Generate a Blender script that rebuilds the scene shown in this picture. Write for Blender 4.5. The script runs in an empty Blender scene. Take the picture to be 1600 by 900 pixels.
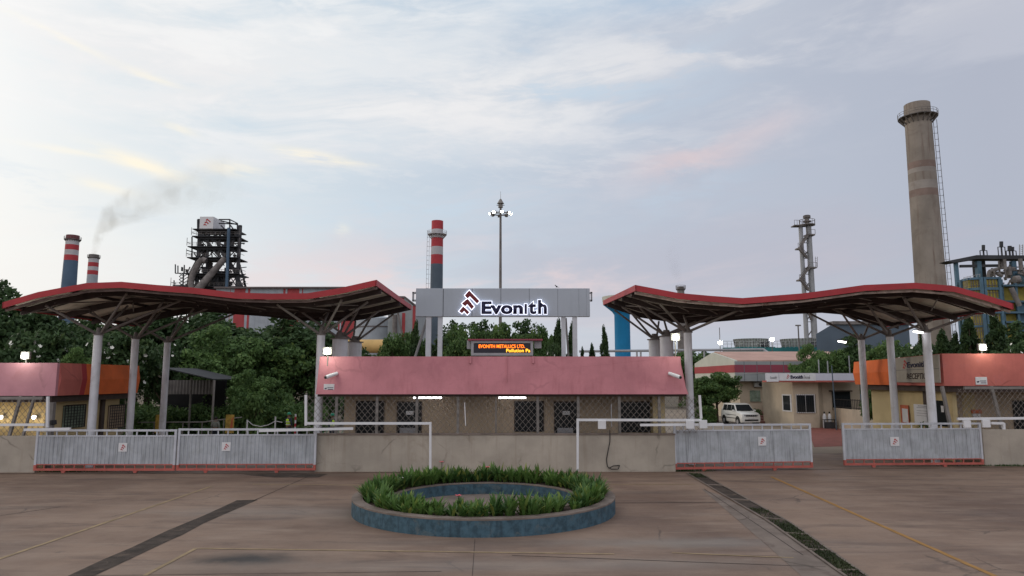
import bpy, bmesh, math, random
import numpy as np
from mathutils import Vector, Matrix
R = math.radians
random.seed(7); rng = np.random.default_rng(7)
SC = bpy.context.scene
COL = SC.collection

# ------------------------------------------------------------------ camera
FPX = 1100.0; CH = 3.9; PITCH = math.atan(142.0 / FPX)
cam_d = bpy.data.cameras.new('camera'); cam = bpy.data.objects.new('camera', cam_d); COL.objects.link(cam)
cam_d.sensor_width = 36.0; cam_d.lens = 36.0 * FPX / 1600.0; cam_d.clip_end = 6000; cam_d.clip_start = 0.1
cam.location = (0, 0, CH); cam.rotation_euler = (R(90) + PITCH, 0, 0)
SC.camera = cam

def ray(px, py):
    dx = (px - 800) / FPX; dy = (450 - py) / FPX
    return Vector((dx, math.cos(PITCH) - dy * math.sin(PITCH), math.sin(PITCH) + dy * math.cos(PITCH)))
def W(px, py, Y):
    d = ray(px, py); t = Y / d.y
    return Vector((d.x * t, Y, CH + d.z * t))
def G(px, py, z=0.0):
    d = ray(px, py); t = (z - CH) / d.z
    return Vector((d.x * t, d.y * t, z))

# ------------------------------------------------------------------ node helpers
class S:
    """a node socket with arithmetic"""
    def __init__(s, nt, o): s.nt, s.o = nt, o
    def _m(s, op, b=None, c=None):
        n = s.nt.nodes.new('ShaderNodeMath'); n.operation = op
        s.nt.links.new(s.o, n.inputs[0])
        for i, q in ((1, b), (2, c)):
            if q is None: continue
            if isinstance(q, S): s.nt.links.new(q.o, n.inputs[i])
            else: n.inputs[i].default_value = q
        return S(s.nt, n.outputs[0])
    def __add__(s, b): return s._m('ADD', b)
    def __sub__(s, b): return s._m('SUBTRACT', b)
    def __mul__(s, b): return s._m('MULTIPLY', b)
    def __truediv__(s, b): return s._m('DIVIDE', b)
    def clamp(s): return s._m('MINIMUM', 1.0)._m('MAXIMUM', 0.0)
    def smooth(s, a, b):
        n = s.nt.nodes.new('ShaderNodeMapRange'); n.interpolation_type = 'SMOOTHSTEP'
        s.nt.links.new(s.o, n.inputs[0]); n.inputs[1].default_value = a; n.inputs[2].default_value = b
        return S(s.nt, n.outputs[0])
def gauss(u, v, u0, v0, su, sv, slope=0.0):
    a = (u - u0) / su
    b = (v - v0 - (u - u0) * slope) / sv
    return (a * a + b * b)._m('MULTIPLY', -1.0)._m('EXPONENT')
def mixc(nt, f, a, b, mode='MIX'):
    n = nt.nodes.new('ShaderNodeMix'); n.data_type = 'RGBA'; n.blend_type = mode
    for i, q in ((0, f), (6, a), (7, b)):
        if isinstance(q, S): nt.links.new(q.o, n.inputs[i])
        elif isinstance(q, (tuple, list)): n.inputs[i].default_value = (q[0], q[1], q[2], 1)
        else: n.inputs[i].default_value = q
    return S(nt, n.outputs[2])
def noise(nt, vec, scale=1.0, detail=4.0, rough=0.55, dist=0.0):
    n = nt.nodes.new('ShaderNodeTexNoise'); n.inputs['Scale'].default_value = scale
    n.inputs['Detail'].default_value = detail; n.inputs['Roughness'].default_value = rough
    n.inputs['Distortion'].default_value = dist
    if vec is not None: nt.links.new(vec.o, n.inputs['Vector'])
    return S(nt, n.outputs[0])
def comb(nt, x, y, z):
    n = nt.nodes.new('ShaderNodeCombineXYZ')
    for i, q in enumerate((x, y, z)):
        if isinstance(q, S): nt.links.new(q.o, n.inputs[i])
        else: n.inputs[i].default_value = q
    return S(nt, n.outputs[0])

# ------------------------------------------------------------------ world
SUN_EL, SUN_AZ = R(6), R(-62)          # azimuth from +Y towards -X (left of the picture)
wd = bpy.data.worlds.new("World"); SC.world = wd; wd.use_nodes = True
nt = wd.node_tree; nt.nodes.clear()
wo = nt.nodes.new('ShaderNodeOutputWorld'); bg = nt.nodes.new('ShaderNodeBackground'); bg.inputs[1].default_value = 1.0
sky = nt.nodes.new('ShaderNodeTexSky'); sky.sky_type = 'NISHITA'; sky.sun_disc = False
sky.sun_elevation = SUN_EL; sky.sun_rotation = SUN_AZ; sky.air_density = 1.0; sky.dust_density = 1.2
skys = S(nt, nt.nodes.new('ShaderNodeVectorMath').outputs[0]); skys.o.node.operation = 'SCALE'
nt.links.new(sky.outputs[0], skys.o.node.inputs[0]); skys.o.node.inputs['Scale'].default_value = 0.10
tc = nt.nodes.new('ShaderNodeTexCoord'); sp = nt.nodes.new('ShaderNodeSeparateXYZ')
nt.links.new(tc.outputs['Generated'], sp.inputs[0])
dx, dy, dz = (S(nt, sp.outputs[i]) for i in range(3))
az = dx._m('ARCTAN2', dy)                       # 0 ahead, negative to the left
el = dz._m('ARCSINE')
vec = comb(nt, az * 2.2, el * 7.0, 0.3)
warp = noise(nt, vec, 1.1, 3, 0.5)
vec2 = comb(nt, az * 1.6 + warp * 0.8, (el * 6.5 - az * 0.5) + warp * 0.6, 1.7)
n1 = noise(nt, vec2, 1.0, 7, 0.58)               # soft cloud masses
n2 = noise(nt, comb(nt, az * 3.6 + warp * 1.4, el * 15 - az * .9 + warp, 5.1), 1.1, 8, 0.62)   # finer broken cloud
n3 = noise(nt, comb(nt, az * 16 + warp * 3, el * 62 + az * 4 + warp * 2, 9.3), 1.0, 6, 0.65)      # wisps
ramp = nt.nodes.new('ShaderNodeValToRGB')
nt.links.new((az / (2 * math.pi) + 0.5).o, ramp.inputs[0])
def azp(a): return a / (2 * math.pi) + 0.5
stops = [(-3.14, (1.12, 1.10, 1.15)), (-1.9, (1.15, 1.09, 1.06)), (-1.05, (1.02, .99, .93)), (-.64, (.80, .85, .88)), (-.40, (.66, .755, .83)),
         (-.10, (.575, .665, .765)), (.22, (.505, .56, .665)), (.62, (.455, .485, .58)), (1.5, (.62, .63, .70)), (3.14, (1.12, 1.10, 1.15))]
el_ = ramp.color_ramp.elements
while len(el_) < len(stops): el_.new(0.5)
for e, (a, c) in zip(el_, stops): e.position = azp(a); e.color = (*c, 1)
base = S(nt, ramp.outputs[0])
c = mixc(nt, 0.12, base, skys)
# soft haze of cream light low on the left
c = mixc(nt, gauss(az, el, -.72, .12, .38, .16) * .75, c, (.90, .875, .83))
# blue gap at the top right, and a paler one above the centre
c = mixc(nt, gauss(az, el, .44, .545, .22, .034, .05) * .85, c, (.36, .52, .69))
c = mixc(nt, gauss(az, el, .06, .52, .12, .03, .0) * .45, c, (.52, .65, .77))
# broad high cloud: white on the left, greyer to the right
hi = (n1 * .6 + n2 * .4).smooth(.44, .57) * el.smooth(.25, .38)
c = mixc(nt, hi * az.smooth(.55, -.55) * .75, c, (.84, .84, .84))
c = mixc(nt, hi * az.smooth(-.2, .5) * .30, c, (.62, .63, .69))
bandc = az._m('MAXIMUM', 0.0) * 0.19 + .395
bd = (el - bandc + (n1 - 0.5) * 0.12 + (n2 - .5) * .05) / .052
band = (bd * bd)._m('MULTIPLY', -1.0)._m('EXPONENT')
c = mixc(nt, (band * (n2.smooth(.38, .60) * .75 + .25)) * az.smooth(.85, -.1) * .80, c, (.78, .775, .785))
c = mixc(nt, band * n2.smooth(.40, .60) * az.smooth(.0, .4) * .50, c, (.70, .69, .71))
c = mixc(nt, n3.smooth(.44, .64) * n1.smooth(.42, .60) * el.smooth(.16, .30) * az.smooth(.7, .0) * .25, c, (.82, .81, .81))
c = mixc(nt, n2.smooth(.50, .64) * el.smooth(.20, .36) * az.smooth(.4, -.45) * .45, c, (.90, .89, .88))
c = mixc(nt, n1.smooth(.50, .40) * n2.smooth(.54, .44) * el.smooth(.14, .28) * az.smooth(.42, .10) * .55, c, (.53, .65, .765))
c = mixc(nt, gauss(az, el, .36, .525, .20, .022, .10) * n2.smooth(.66, .40) * .95, c, (.36, .50, .66))
# lilac-grey layers lower down towards the right
c = mixc(nt, n1.smooth(.40, .62) * el.smooth(.36, .14) * az.smooth(-.40, .05) * .50, c, (.475, .455, .525))
c = mixc(nt, n2.smooth(.42, .66) * gauss(az, el, -.05, .24, .30, .09) * .40, c, (.66, .62, .665))
c = mixc(nt, n2.smooth(.40, .64) * gauss(az, el, -.10, .125, .36, .055) * .80, c, (.80, .635, .625))
c = mixc(nt, gauss(az, el, -.25, .07, .35, .05) * .35, c, (.80, .74, .74))
c = mixc(nt, gauss(az, el, .255, .300, .080, .026, .10) * n2.smooth(.36, .58) * .50, c, (.74, .56, .555))
c = mixc(nt, gauss(az, el, .36, .335, .06, .02, .2) * n2.smooth(.30, .60) * .35, c, (.68, .55, .57))
w3 = n3.smooth(.28, .52)
for a0, e0, su, sv, sl_, k in ((-.495, .268, .048, .0085, -.22, 1.0), (-.575, .272, .045, .004, -.02, .5), (-.285, .302, .048, .007, -.10, .9),
                              (-.385, .276, .040, .009, -.03, .6), (-.535, .236, .030, .007, -.12, .6), (-.455, .318, .020, .005, -.2, .5), (-.24, .205, .009, .008, 0, .35),
                              (-.245, .297, .05, .003, 0, .35), (-.60, .40, .06, .004, -.25, .5), (-.49, .375, .03, .004, -.2, .5)):
    k *= .8; q = gauss(az + (n3 - .5) * .02, el + (n3 - .5) * .010, a0, e0, su, sv, sl_)
    c = mixc(nt, q * w3 * k, c, (1.0, .90, .70))
c = mixc(nt, gauss(az, el, -.80, .36, .17, .22) * .80, c, (1.0, .99, .965))
c = mixc(nt, el.smooth(.01, -.05), c, (.20, .17, .15))
nt.links.new(c.o, bg.inputs[0]); nt.links.new(bg.outputs[0], wo.inputs[0])

sl = bpy.data.lights.new('sun', 'SUN'); so = bpy.data.objects.new('sun', sl); COL.objects.link(so)
sl.energy = 0.5; sl.angle = R(14); sl.color = (1, .86, .72)
so.rotation_euler = Vector((math.sin(SUN_AZ) * math.cos(R(9)), math.cos(SUN_AZ) * math.cos(R(9)), math.sin(R(9)))).to_track_quat('Z', 'Y').to_euler()
so.location = (-60, 40, 60)
vs = SC.view_settings; SC.display_settings.display_device = 'sRGB'
vs.view_transform = 'Standard'; vs.look = 'None'; vs.exposure = 0.10; vs.gamma = 1; vs.use_curve_mapping = False
SC.cycles.max_bounces = 6; SC.cycles.diffuse_bounces = 3; SC.cycles.glossy_bounces = 2; SC.cycles.transmission_bounces = 3
SC.cycles.volume_bounces = 1; SC.cycles.use_denoising = True; SC.cycles.sample_clamp_indirect = 4.0
SC.cycles.caustics_reflective = False; SC.cycles.caustics_refractive = False

# ------------------------------------------------------------------ materials
def M(name, col, rough=.75, var=.15, scale=1.5, metal=0.0, bump=0.0, streak=0.0, streakcol=(.05, .045, .04), emis=None, es=1.0,
      dirt=0.0, dirtcol=(.10, .075, .06), sscale=1.0, crack=0.0):
    m = bpy.data.materials.new(name); m.use_nodes = True
    t = m.node_tree; b = t.nodes['Principled BSDF']
    b.inputs['Roughness'].default_value = rough; b.inputs['Metallic'].default_value = metal
    b.inputs['Specular IOR Level'].default_value = .3
    g = S(t, t.nodes.new('ShaderNodeNewGeometry').outputs['Position'])
    n = noise(t, g, scale, 5, .6)
    k = mixc(t, n.smooth(.3, .7), tuple(max(0, x * (1 - var)) for x in col), tuple(min(1, x * (1 + var)) for x in col))
    if streak > 0:
        s = t.nodes.new('ShaderNodeVectorMath'); s.operation = 'MULTIPLY'; t.links.new(g.o, s.inputs[0]); s.inputs[1].default_value = (4 * sscale, 4 * sscale, .25 * sscale)
        n2 = noise(t, S(t, s.outputs[0]), 1.0, 6, .65)
        k = mixc(t, n2.smooth(.50, .75) * streak, k, streakcol)
    if dirt > 0:
        n3 = noise(t, g, scale * .45 + .3, 8, .7, .6)
        k = mixc(t, n3.smooth(.54, .68) * dirt, k, dirtcol)
    if crack > 0:
        w_ = noise(t, g, .9, 4, .6); v_ = t.nodes.new('ShaderNodeTexVoronoi'); v_.feature = 'DISTANCE_TO_EDGE'; v_.inputs['Scale'].default_value = .55
        t.links.new(mixc(t, .35, g, mixc(t, 1.0, (0, 0, 0), S(t, w_.o.node.outputs[1]))).o, v_.inputs['Vector'])
        ln = S(t, v_.outputs['Distance']).smooth(.016, .002) * noise(t, g, .45, 3, .6).smooth(.50, .62)
        k = mixc(t, ln * crack, k, tuple(x * .35 for x in col))
        k = mixc(t, noise(t, g, 6.5, 5, .8).smooth(.62, .74) * noise(t, g, .35, 3, .5).smooth(.48, .66) * crack * .8, k, tuple(x * .45 for x in col))
    t.links.new(k.o, b.inputs['Base Color'])
    if bump > 0:
        bn = t.nodes.new('ShaderNodeBump'); bn.inputs['Strength'].default_value = bump; bn.inputs['Distance'].default_value = .02
        t.links.new(noise(t, g, scale * 12, 5, .7).o, bn.inputs['Height']); t.links.new(bn.outputs[0], b.inputs['Normal'])
    if emis:
        b.inputs['Emission Color'].default_value = (*emis, 1); b.inputs['Emission Strength'].default_value = es
    return m

mt = {}
mt['white'] = M('white paint', (.50, .52, .57), .55, .08, 2, streak=.35, streakcol=(.22, .20, .19))
mt['whiteclean'] = M('clean white paint', (.66, .67, .70), .45, .04, 2)
mt['colgrey'] = M('column paint', (.66, .67, .72), .6, .10, 1.2, bump=.1, streak=.45, streakcol=(.36, .34, .32), dirt=.3, dirtcol=(.25, .24, .22))
mt['strut'] = M('strut steel', (.19, .17, .165), .6, .2, 2, dirt=.5, dirtcol=(.10, .06, .045))
mt['darksteel'] = M('dark beam steel', (.045, .032, .032), .7, .3, 2)
mt['sheet'] = M('roof sheet underside', (.56, .52, .46), .8, .2, .7, dirt=.5, dirtcol=(.16, .13, .11))
mt['red'] = M('red fascia', (.36, .034, .042), .5, .12, .8, dirt=.25, dirtcol=(.20, .03, .035))
mt['rust'] = M('rusted gutter', (.40, .33, .29), .75, .3, 3, dirt=.9, dirtcol=(.13, .06, .04))
mt['guttdark'] = M('stained gutter', (.16, .12, .11), .75, .3, 3, dirt=.9, dirtcol=(.07, .04, .035))
mt['pink'] = M('pink painted plaster', (.50, .205, .235), .8, .10, .9, bump=.25, streak=.30, streakcol=(.30, .085, .095), dirt=.45, dirtcol=(.37, .14, .17), crack=.22)
mt['pinkpale'] = M('faded pink plaster', (.50, .24, .285), .8, .10, .7, bump=.25, dirt=.4, dirtcol=(.44, .17, .19), crack=.25)
mt['pinkred'] = M('coral pink plaster', (.52, .155, .13), .8, .12, .8, bump=.2, streak=.35, streakcol=(.33, .09, .09), dirt=.5, dirtcol=(.40, .15, .16), crack=.4)
mt['orange'] = M('orange painted plaster', (.78, .175, .048), .75, .10, 1.0, bump=.2, dirt=.2, dirtcol=(.40, .09, .045))
mt['cream'] = M('cream wall paint', (.56, .45, .25), .8, .10, .8, bump=.15, dirt=.25, dirtcol=(.35, .27, .16))
mt['beigewall'] = M('beige inner wall', (.46, .36, .26), .8, .10, .8, dirt=.3, dirtcol=(.32, .24, .17))
mt['lowwall'] = M('stained cement wall', (.385, .345, .295), .9, .14, .6, crack=.5, bump=.5, streak=.45, streakcol=(.24, .19, .145), dirt=.45, dirtcol=(.25, .205, .155))
mt['post'] = M('grey post', (.20, .185, .175), .6, .15, 3)
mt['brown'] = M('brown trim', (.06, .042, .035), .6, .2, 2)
mt['mesh'] = M('mesh wire', (.22, .20, .185), .5, .2, 4, metal=.3)
mt['dark'] = M('dark interior', (.012, .012, .014), .4, .2, 2)
mt['glass'] = M('dark window glass', (.02, .024, .028), .12, .1, 2)
mt['glassgreen'] = M('curtained window', (.22, .28, .22), .3, .3, 3)
mt['grille'] = M('black grille', (.02, .02, .02), .5, .2, 3)
mt['gatepanel'] = M('galvanised gate sheet', (.41, .435, .47), .55, .12, 2.2, metal=.05, streak=.75, streakcol=(.165, .175, .185), dirt=.3, dirtcol=(.25, .25, .24), sscale=2.0)
mt['coral'] = M('coral primer', (.42, .11, .09), .65, .15, 2, dirt=.3, dirtcol=(.25, .08, .06))
mt['rubber'] = M('rubber', (.02, .02, .02), .8, .1, 3)
mt['plate'] = M('white plate', (.66, .66, .68), .5, .05, 3)
mt['logored'] = M('logo red', (.42, .05, .05), .5, .05, 3)
mt['logodark'] = M('logo maroon', (.16, .022, .028), .5, .05, 3)
mt['navy'] = M('navy letters', (.012, .012, .05), .5, .05, 3)
mt['signpanel'] = M('grey sign panel', (.37, .41, .47), .55, .05, .6, streak=.12, streakcol=(.23, .25, .28))
mt['seam'] = M('panel seam', (.12, .13, .15), .6, .1, 3)
mt['halo'] = M('letter backlight', (.9, .9, .95), .5, 0, 1, emis=(.80, .84, 1.0), es=1.35)
mt['lamp'] = M('lamp lens', (1, 1, 1), .5, 0, 1, emis=(.95, 1.0, .88), es=45)
mt['tubelight'] = M('tube light', (1, 1, 1), .5, 0, 1, emis=(1.0, .97, .98), es=7)
mt['led'] = M('led letters', (.8, .2, .02), .5, 0, 1, emis=(1.0, .17, .01), es=2.6)
mt['led2'] = M('yellow led letters', (.8, .4, .02), .5, 0, 1, emis=(1.0, .42, .03), es=2.4)
mt['ledglow'] = M('led screen', (.02, .018, .03), .3, .1, 3)
mt['frame'] = M('grey aluminium', (.30, .30, .32), .45, .08, 3, metal=.3)
mt['conc'] = M('chimney concrete', (.245, .215, .188), .9, .18, .15, bump=.2, streak=.9, streakcol=(.145, .098, .078), dirt=.5, dirtcol=(.17, .135, .115), sscale=.25)
mt['concband'] = M('faded red band', (.21, .155, .135), .9, .15, .3, dirt=.7, dirtcol=(.235, .20, .18))
mt['concpale'] = M('faded white band', (.285, .258, .238), .9, .15, .3, dirt=.6, dirtcol=(.22, .18, .16))
mt['stackred'] = M('stack red', (.40, .045, .055), .7, .1, .3)
mt['stackwhite'] = M('stack white', (.46, .45, .47), .7, .1, .3)
mt['stackblue'] = M('stack blue', (.075, .125, .19), .7, .12, .2)
mt['stackslate'] = M('stack slate', (.085, .115, .15), .7, .12, .2, dirt=.3, dirtcol=(.06, .08, .10))
mt['bluetank'] = M('blue silo', (.015, .21, .44), .5, .08, .5)
mt['tower'] = M('furnace steel', (.042, .044, .05), .75, .3, .3)
mt['towergrey'] = M('furnace duct', (.16, .145, .14), .7, .35, .5, dirt=.6, dirtcol=(.07, .06, .06))
mt['pipegrey'] = M('light pipe grey', (.30, .31, .33), .5, .1, .5, streak=.3)
mt['tealwall'] = M('teal cladding', (.02, .13, .14), .6, .15, .4)
mt['coolt'] = M('cooling tower slats', (.27, .29, .27), .8, .2, .6, streak=.6, streakcol=(.15, .15, .14))
mt['yellow'] = M('yellow cladding', (.29, .24, .045), .6, .3, .9, dirt=.8, dirtcol=(.12, .11, .05))
mt['plantblue'] = M('plant blue', (.07, .135, .19), .6, .2, .6)
mt['shedwall'] = M('shed cladding', (.33, .36, .40), .6, .1, .4, streak=.5, streakcol=(.22, .24, .27), sscale=.5)
mt['shedred'] = M('shed red', (.34, .05, .055), .6, .1, .5)
mt['shedroof'] = M('shed roof', (.13, .11, .11), .7, .1, .5)
mt['pipeyellow'] = M('ochre pipe', (.55, .36, .14), .6, .1, .5)
mt['tileroof'] = M('pinkish roof sheets', (.47, .30, .25), .8, .1, .5, streak=.3, streakcol=(.33, .20, .16))
mt['offwhite'] = M('off white cladding', (.50, .51, .45), .7, .06, .6)
mt['greyclad'] = M('grey cladding panel', (.27, .29, .30), .6, .08, .6)
mt['maroon'] = M('maroon band', (.27, .055, .085), .6, .08, .6)
mt['buildwall'] = M('warm plaster', (.52, .44, .34), .8, .1, .7, dirt=.3, dirtcol=(.36, .29, .22))
mt['carwhite'] = M('car white', (.72, .72, .70), .25, .02, 1)
mt['trunk'] = M('bark', (.10, .075, .055), .9, .3, 4, bump=.5)
mt['hivis'] = M('hi-vis vest', (.48, .72, .04), .7, .1, 5)
mt['reflect'] = M('silver band', (.6, .6, .6), .4, .05, 5)
mt['helmet'] = M('green helmet', (.02, .22, .13), .35, .05, 5)
mt['skin'] = M('skin', (.20, .11, .07), .6, .1, 8)
mt['hair'] = M('hair', (.012, .01, .01), .6, .1, 8)
mt['cloth'] = M('dark cloth', (.03, .04, .06), .85, .15, 6)
mt['greycloth'] = M('grey shirt', (.22, .23, .21), .85, .1, 6)
mt['soil'] = M('soil', (.065, .045, .035), .95, .3, 5, bump=.6)
mt['rim'] = M('planter rim cement', (.19, .155, .135), .9, .2, 2, bump=.4, dirt=.5, dirtcol=(.11, .09, .075))
mt['blueplant'] = M('worn blue paint', (.050, .098, .132), .8, .35, 5.0, bump=.3, streak=.7, streakcol=(.030, .05, .07), dirt=.6, dirtcol=(.12, .145, .15), sscale=2.2)
mt['yline'] = M('worn yellow line', (.32, .175, .055), .8, .15, 2, dirt=.6, dirtcol=(.20, .135, .09))
mt['ylinefaint'] = M('faded yellow line', (.30, .225, .135), .85, .2, 2, dirt=.7, dirtcol=(.20, .150, .115))
mt['drain'] = M('dirty drain grating', (.052, .040, .033), .9, .45, 2.5, bump=.6, dirt=.9, dirtcol=(.115, .085, .066))
mt['apron'] = M('pale cement strip', (.185, .150, .128), .9, .2, 1.2, dirt=.8, dirtcol=(.115, .085, .072), crack=.6)
mt['paver'] = M('red pavers', (.22, .075, .06), .85, .15, 1.5, dirt=.4, dirtcol=(.14, .08, .07))
mt['joint'] = M('crack', (.045, .035, .032), .95, .2, 3)
mt['poster_o'] = M('orange poster', (.50, .13, .06), .6, .15, 5)
mt['poster_y'] = M('yellow poster', (.42, .28, .06), .6, .3, 4, dirt=.7, dirtcol=(.12, .10, .03))
mt['acwhite'] = M('ac casing', (.45, .46, .45), .5, .06, 2)

def foliage(name, a, b, hue=(.10, .11, .03), rough=.6, fresh=0.12):
    m = bpy.data.materials.new(name); m.use_nodes = True; t = m.node_tree; p = t.nodes['Principled BSDF']
    g = t.nodes.new('ShaderNodeNewGeometry'); pos = S(t, g.outputs['Position']); rnd = S(t, g.outputs['Random Per Island'])
    n = noise(t, pos, .7, 3, .5)
    k = mixc(t, (n.smooth(.3, .7) * .6 + rnd * .4), a, b)
    k = mixc(t, rnd.smooth(.86, .98) * fresh * 4, k, hue)
    t.links.new(k.o, p.inputs['Base Color']); p.inputs['Roughness'].default_value = rough
    p.inputs['Specular IOR Level'].default_value = .25
    tr = t.nodes.new('ShaderNodeBsdfTranslucent'); t.links.new(k.o, tr.inputs[0])
    mx = t.nodes.new('ShaderNodeMixShader'); mx.inputs[0].default_value = .25
    t.links.new(p.outputs[0], mx.inputs[1]); t.links.new(tr.outputs[0], mx.inputs[2])
    t.links.new(mx.outputs[0], t.nodes['Material Output'].inputs[0])
    return m
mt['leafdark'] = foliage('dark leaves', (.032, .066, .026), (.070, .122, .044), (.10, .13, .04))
mt['leafmid'] = foliage('mid leaves', (.052, .105, .036), (.112, .190, .055), (.17, .21, .05))
mt['leaflight'] = foliage('light leaves', (.065, .125, .042), (.130, .220, .066), (.20, .28, .08))
mt['leafcol'] = foliage('weeping leaves', (.026, .052, .022), (.052, .092, .030), (.09, .13, .03))
mt['leafbed'] = foliage('bedding leaves', (.040, .100, .034), (.145, .255, .060), (.30, .33, .08), .42, .22)
mt['drainweed'] = foliage('drain weeds', (.030, .045, .020), (.060, .075, .030), (.10, .085, .045))
mt['petalwhite'] = M('white petals', (.72, .72, .66), .7, .05, 4)
mt['petalpink'] = M('pink petals', (.60, .12, .14), .6, .2, 20)

# ------------------------------------------------------------------ mesh builder
class MB:
    def __init__(s): s.v = []; s.f = []; s.cuts = []
    def add(s, vs, fs):
        o = len(s.v); s.cuts.append((o, len(s.f))); s.v += [Vector(v) for v in vs]; s.f += [tuple(i + o for i in f) for f in fs]; return s
    def box(s, c, size, rz=0.0, mat=None):
        hx, hy, hz = (q / 2 for q in size); c = Vector(c); r = Matrix.Rotation(rz, 3, 'Z')
        vs = [c + r @ Vector((x * hx, y * hy, z * hz)) for z in (-1, 1) for x, y in ((-1, -1), (1, -1), (1, 1), (-1, 1))]
        return s.add(vs, [(3, 2, 1, 0), (4, 5, 6, 7), (0, 1, 5, 4), (1, 2, 6, 5), (2, 3, 7, 6), (3, 0, 4, 7)])
    def bb(s, a, b):
        a = Vector(a); b = Vector(b); return s.box((a + b) / 2, [abs(q) for q in (b - a)])
    def beam(s, p0, p1, w, h=None, up=(0, 0, 1)):
        h = h or w; p0 = Vector(p0); p1 = Vector(p1); d = (p1 - p0).normalized(); up = Vector(up)
        if abs(d.dot(up)) > .98: up = Vector((0, 1, 0))
        x = d.cross(up).normalized() * w / 2; z = x.cross(d).normalized() * h / 2
        vs = [p + a * x + b * z for p in (p0, p1) for a, b in ((-1, -1), (1, -1), (1, 1), (-1, 1))]
        return s.add(vs, [(0, 1, 2, 3), (7, 6, 5, 4), (0, 4, 5, 1), (1, 5, 6, 2), (2, 6, 7, 3), (3, 7, 4, 0)])
    def tube(s, p0, p1, r0, r1=None, n=10, caps=True):
        r1 = r0 if r1 is None else r1; p0 = Vector(p0); p1 = Vector(p1); d = (p1 - p0).normalized()
        u = d.orthogonal().normalized(); w = d.cross(u); vs = []
        for p, r in ((p0, r0), (p1, r1)):
            for i in range(n):
                a = 2 * math.pi * i / n; vs.append(p + (u * math.cos(a) + w * math.sin(a)) * r)
        fs = [(i, (i + 1) % n, n + (i + 1) % n, n + i) for i in range(n)]
        if caps: fs += [tuple(range(n - 1, -1, -1)), tuple(range(n, 2 * n))]
        return s.add(vs, fs)
    def path(s, pts, r, n=8):
        for a, b in zip(pts[:-1], pts[1:]): s.tube(a, b, r, r, n)
        return s
    def prism(s, poly, ext):
        n = len(poly); ext = Vector(ext); poly = [Vector(p) for p in poly]
        vs = poly + [p + ext for p in poly]
        return s.add(vs, [tuple(range(n)), tuple(range(2 * n - 1, n - 1, -1))] + [(i, n + i, n + (i + 1) % n, (i + 1) % n) for i in range(n)])
    def quad(s, a, b, c, d): return s.add([a, b, c, d], [(0, 1, 2, 3)])
    def rev(s, c, prof, n=48, a0=0.0, a1=2 * math.pi):
        c = Vector(c); full = abs(a1 - a0 - 2 * math.pi) < 1e-6; m = n if full else n + 1; vs = []
        for i in range(m):
            a = a0 + (a1 - a0) * i / n
            for r, z in prof: vs.append(c + Vector((r * math.cos(a), r * math.sin(a), z)))
        k = len(prof); fs = []
        for i in range(n):
            j = (i + 1) % m
            for q in range(k - 1): fs.append((i * k + q, j * k + q, j * k + q + 1, i * k + q + 1))
        return s.add(vs, fs)
    def build_each(s, name, mat, parent=None, **k):
        """one part for every piece added"""
        cuts = s.cuts + [(len(s.v), len(s.f))]; out = []
        for (v0, f0), (v1, f1) in zip(cuts[:-1], cuts[1:]):
            q = MB(); q.v = s.v[v0:v1]; q.f = [tuple(i - v0 for i in f) for f in s.f[f0:f1]]; out.append(q.build(name, mat, parent, **k))
        return out
    def build(s, name, mat, parent=None, bevel=0.0, smooth=True):
        me = bpy.data.meshes.new(name); off = parent_loc(parent)
        me.from_pydata([tuple(v - off) for v in s.v], [], s.f)
        bm = bmesh.new(); bm.from_mesh(me); bmesh.ops.recalc_face_normals(bm, faces=bm.faces)
        if bevel > 0:
            bmesh.ops.bevel(bm, geom=[e for e in bm.edges if len(e.link_faces) == 2 and e.calc_face_angle(0) > .6], offset=bevel, segments=1, affect='EDGES', clamp_overlap=True)
        bm.to_mesh(me); bm.free()
        me.materials.append(mt[mat] if isinstance(mat, str) else mat)
        if smooth:
            me.polygons.foreach_set('use_smooth', [True] * len(me.polygons)); me.set_sharp_from_angle(angle=R(35))
        return link(name, me, parent)
def parent_loc(p):
    l = Vector((0, 0, 0))
    while p is not None: l += p.location; p = p.parent
    return l
def link(name, data, parent=None, loc=(0, 0, 0)):
    o = bpy.data.objects.new(name, data); COL.objects.link(o); o.location = loc
    if parent is not None: o.parent = parent
    return o
def tag(o, label=None, cat=None, group=None, kind=None):
    if label: o['label'] = label
    if cat: o['category'] = cat
    if group: o['group'] = group
    if kind: o['kind'] = kind
    return o
def thing(name, label, cat, loc=(0, 0, 0), group=None, kind=None):
    return tag(link(name, None, None, loc), label, cat, group, kind)
def structure(o): o['kind'] = 'structure'; return o
def copy_tree(o, loc, label, group=None, scale=None, rz=None):
    def cp(q, par):
        c = q.copy(); COL.objects.link(c)
        if par is not None: c.parent = par
        for ch in kids.get(q.name, []): cp(ch, c)
        return c
    kids = {}
    for q in o.children_recursive: kids.setdefault(q.parent.name, []).append(q)
    c = cp(o, None); c.location = loc; c['label'] = label
    if group: c['group'] = group
    if scale: c.scale = scale
    if rz is not None: c.rotation_euler = (0, 0, rz)
    return c

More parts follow.
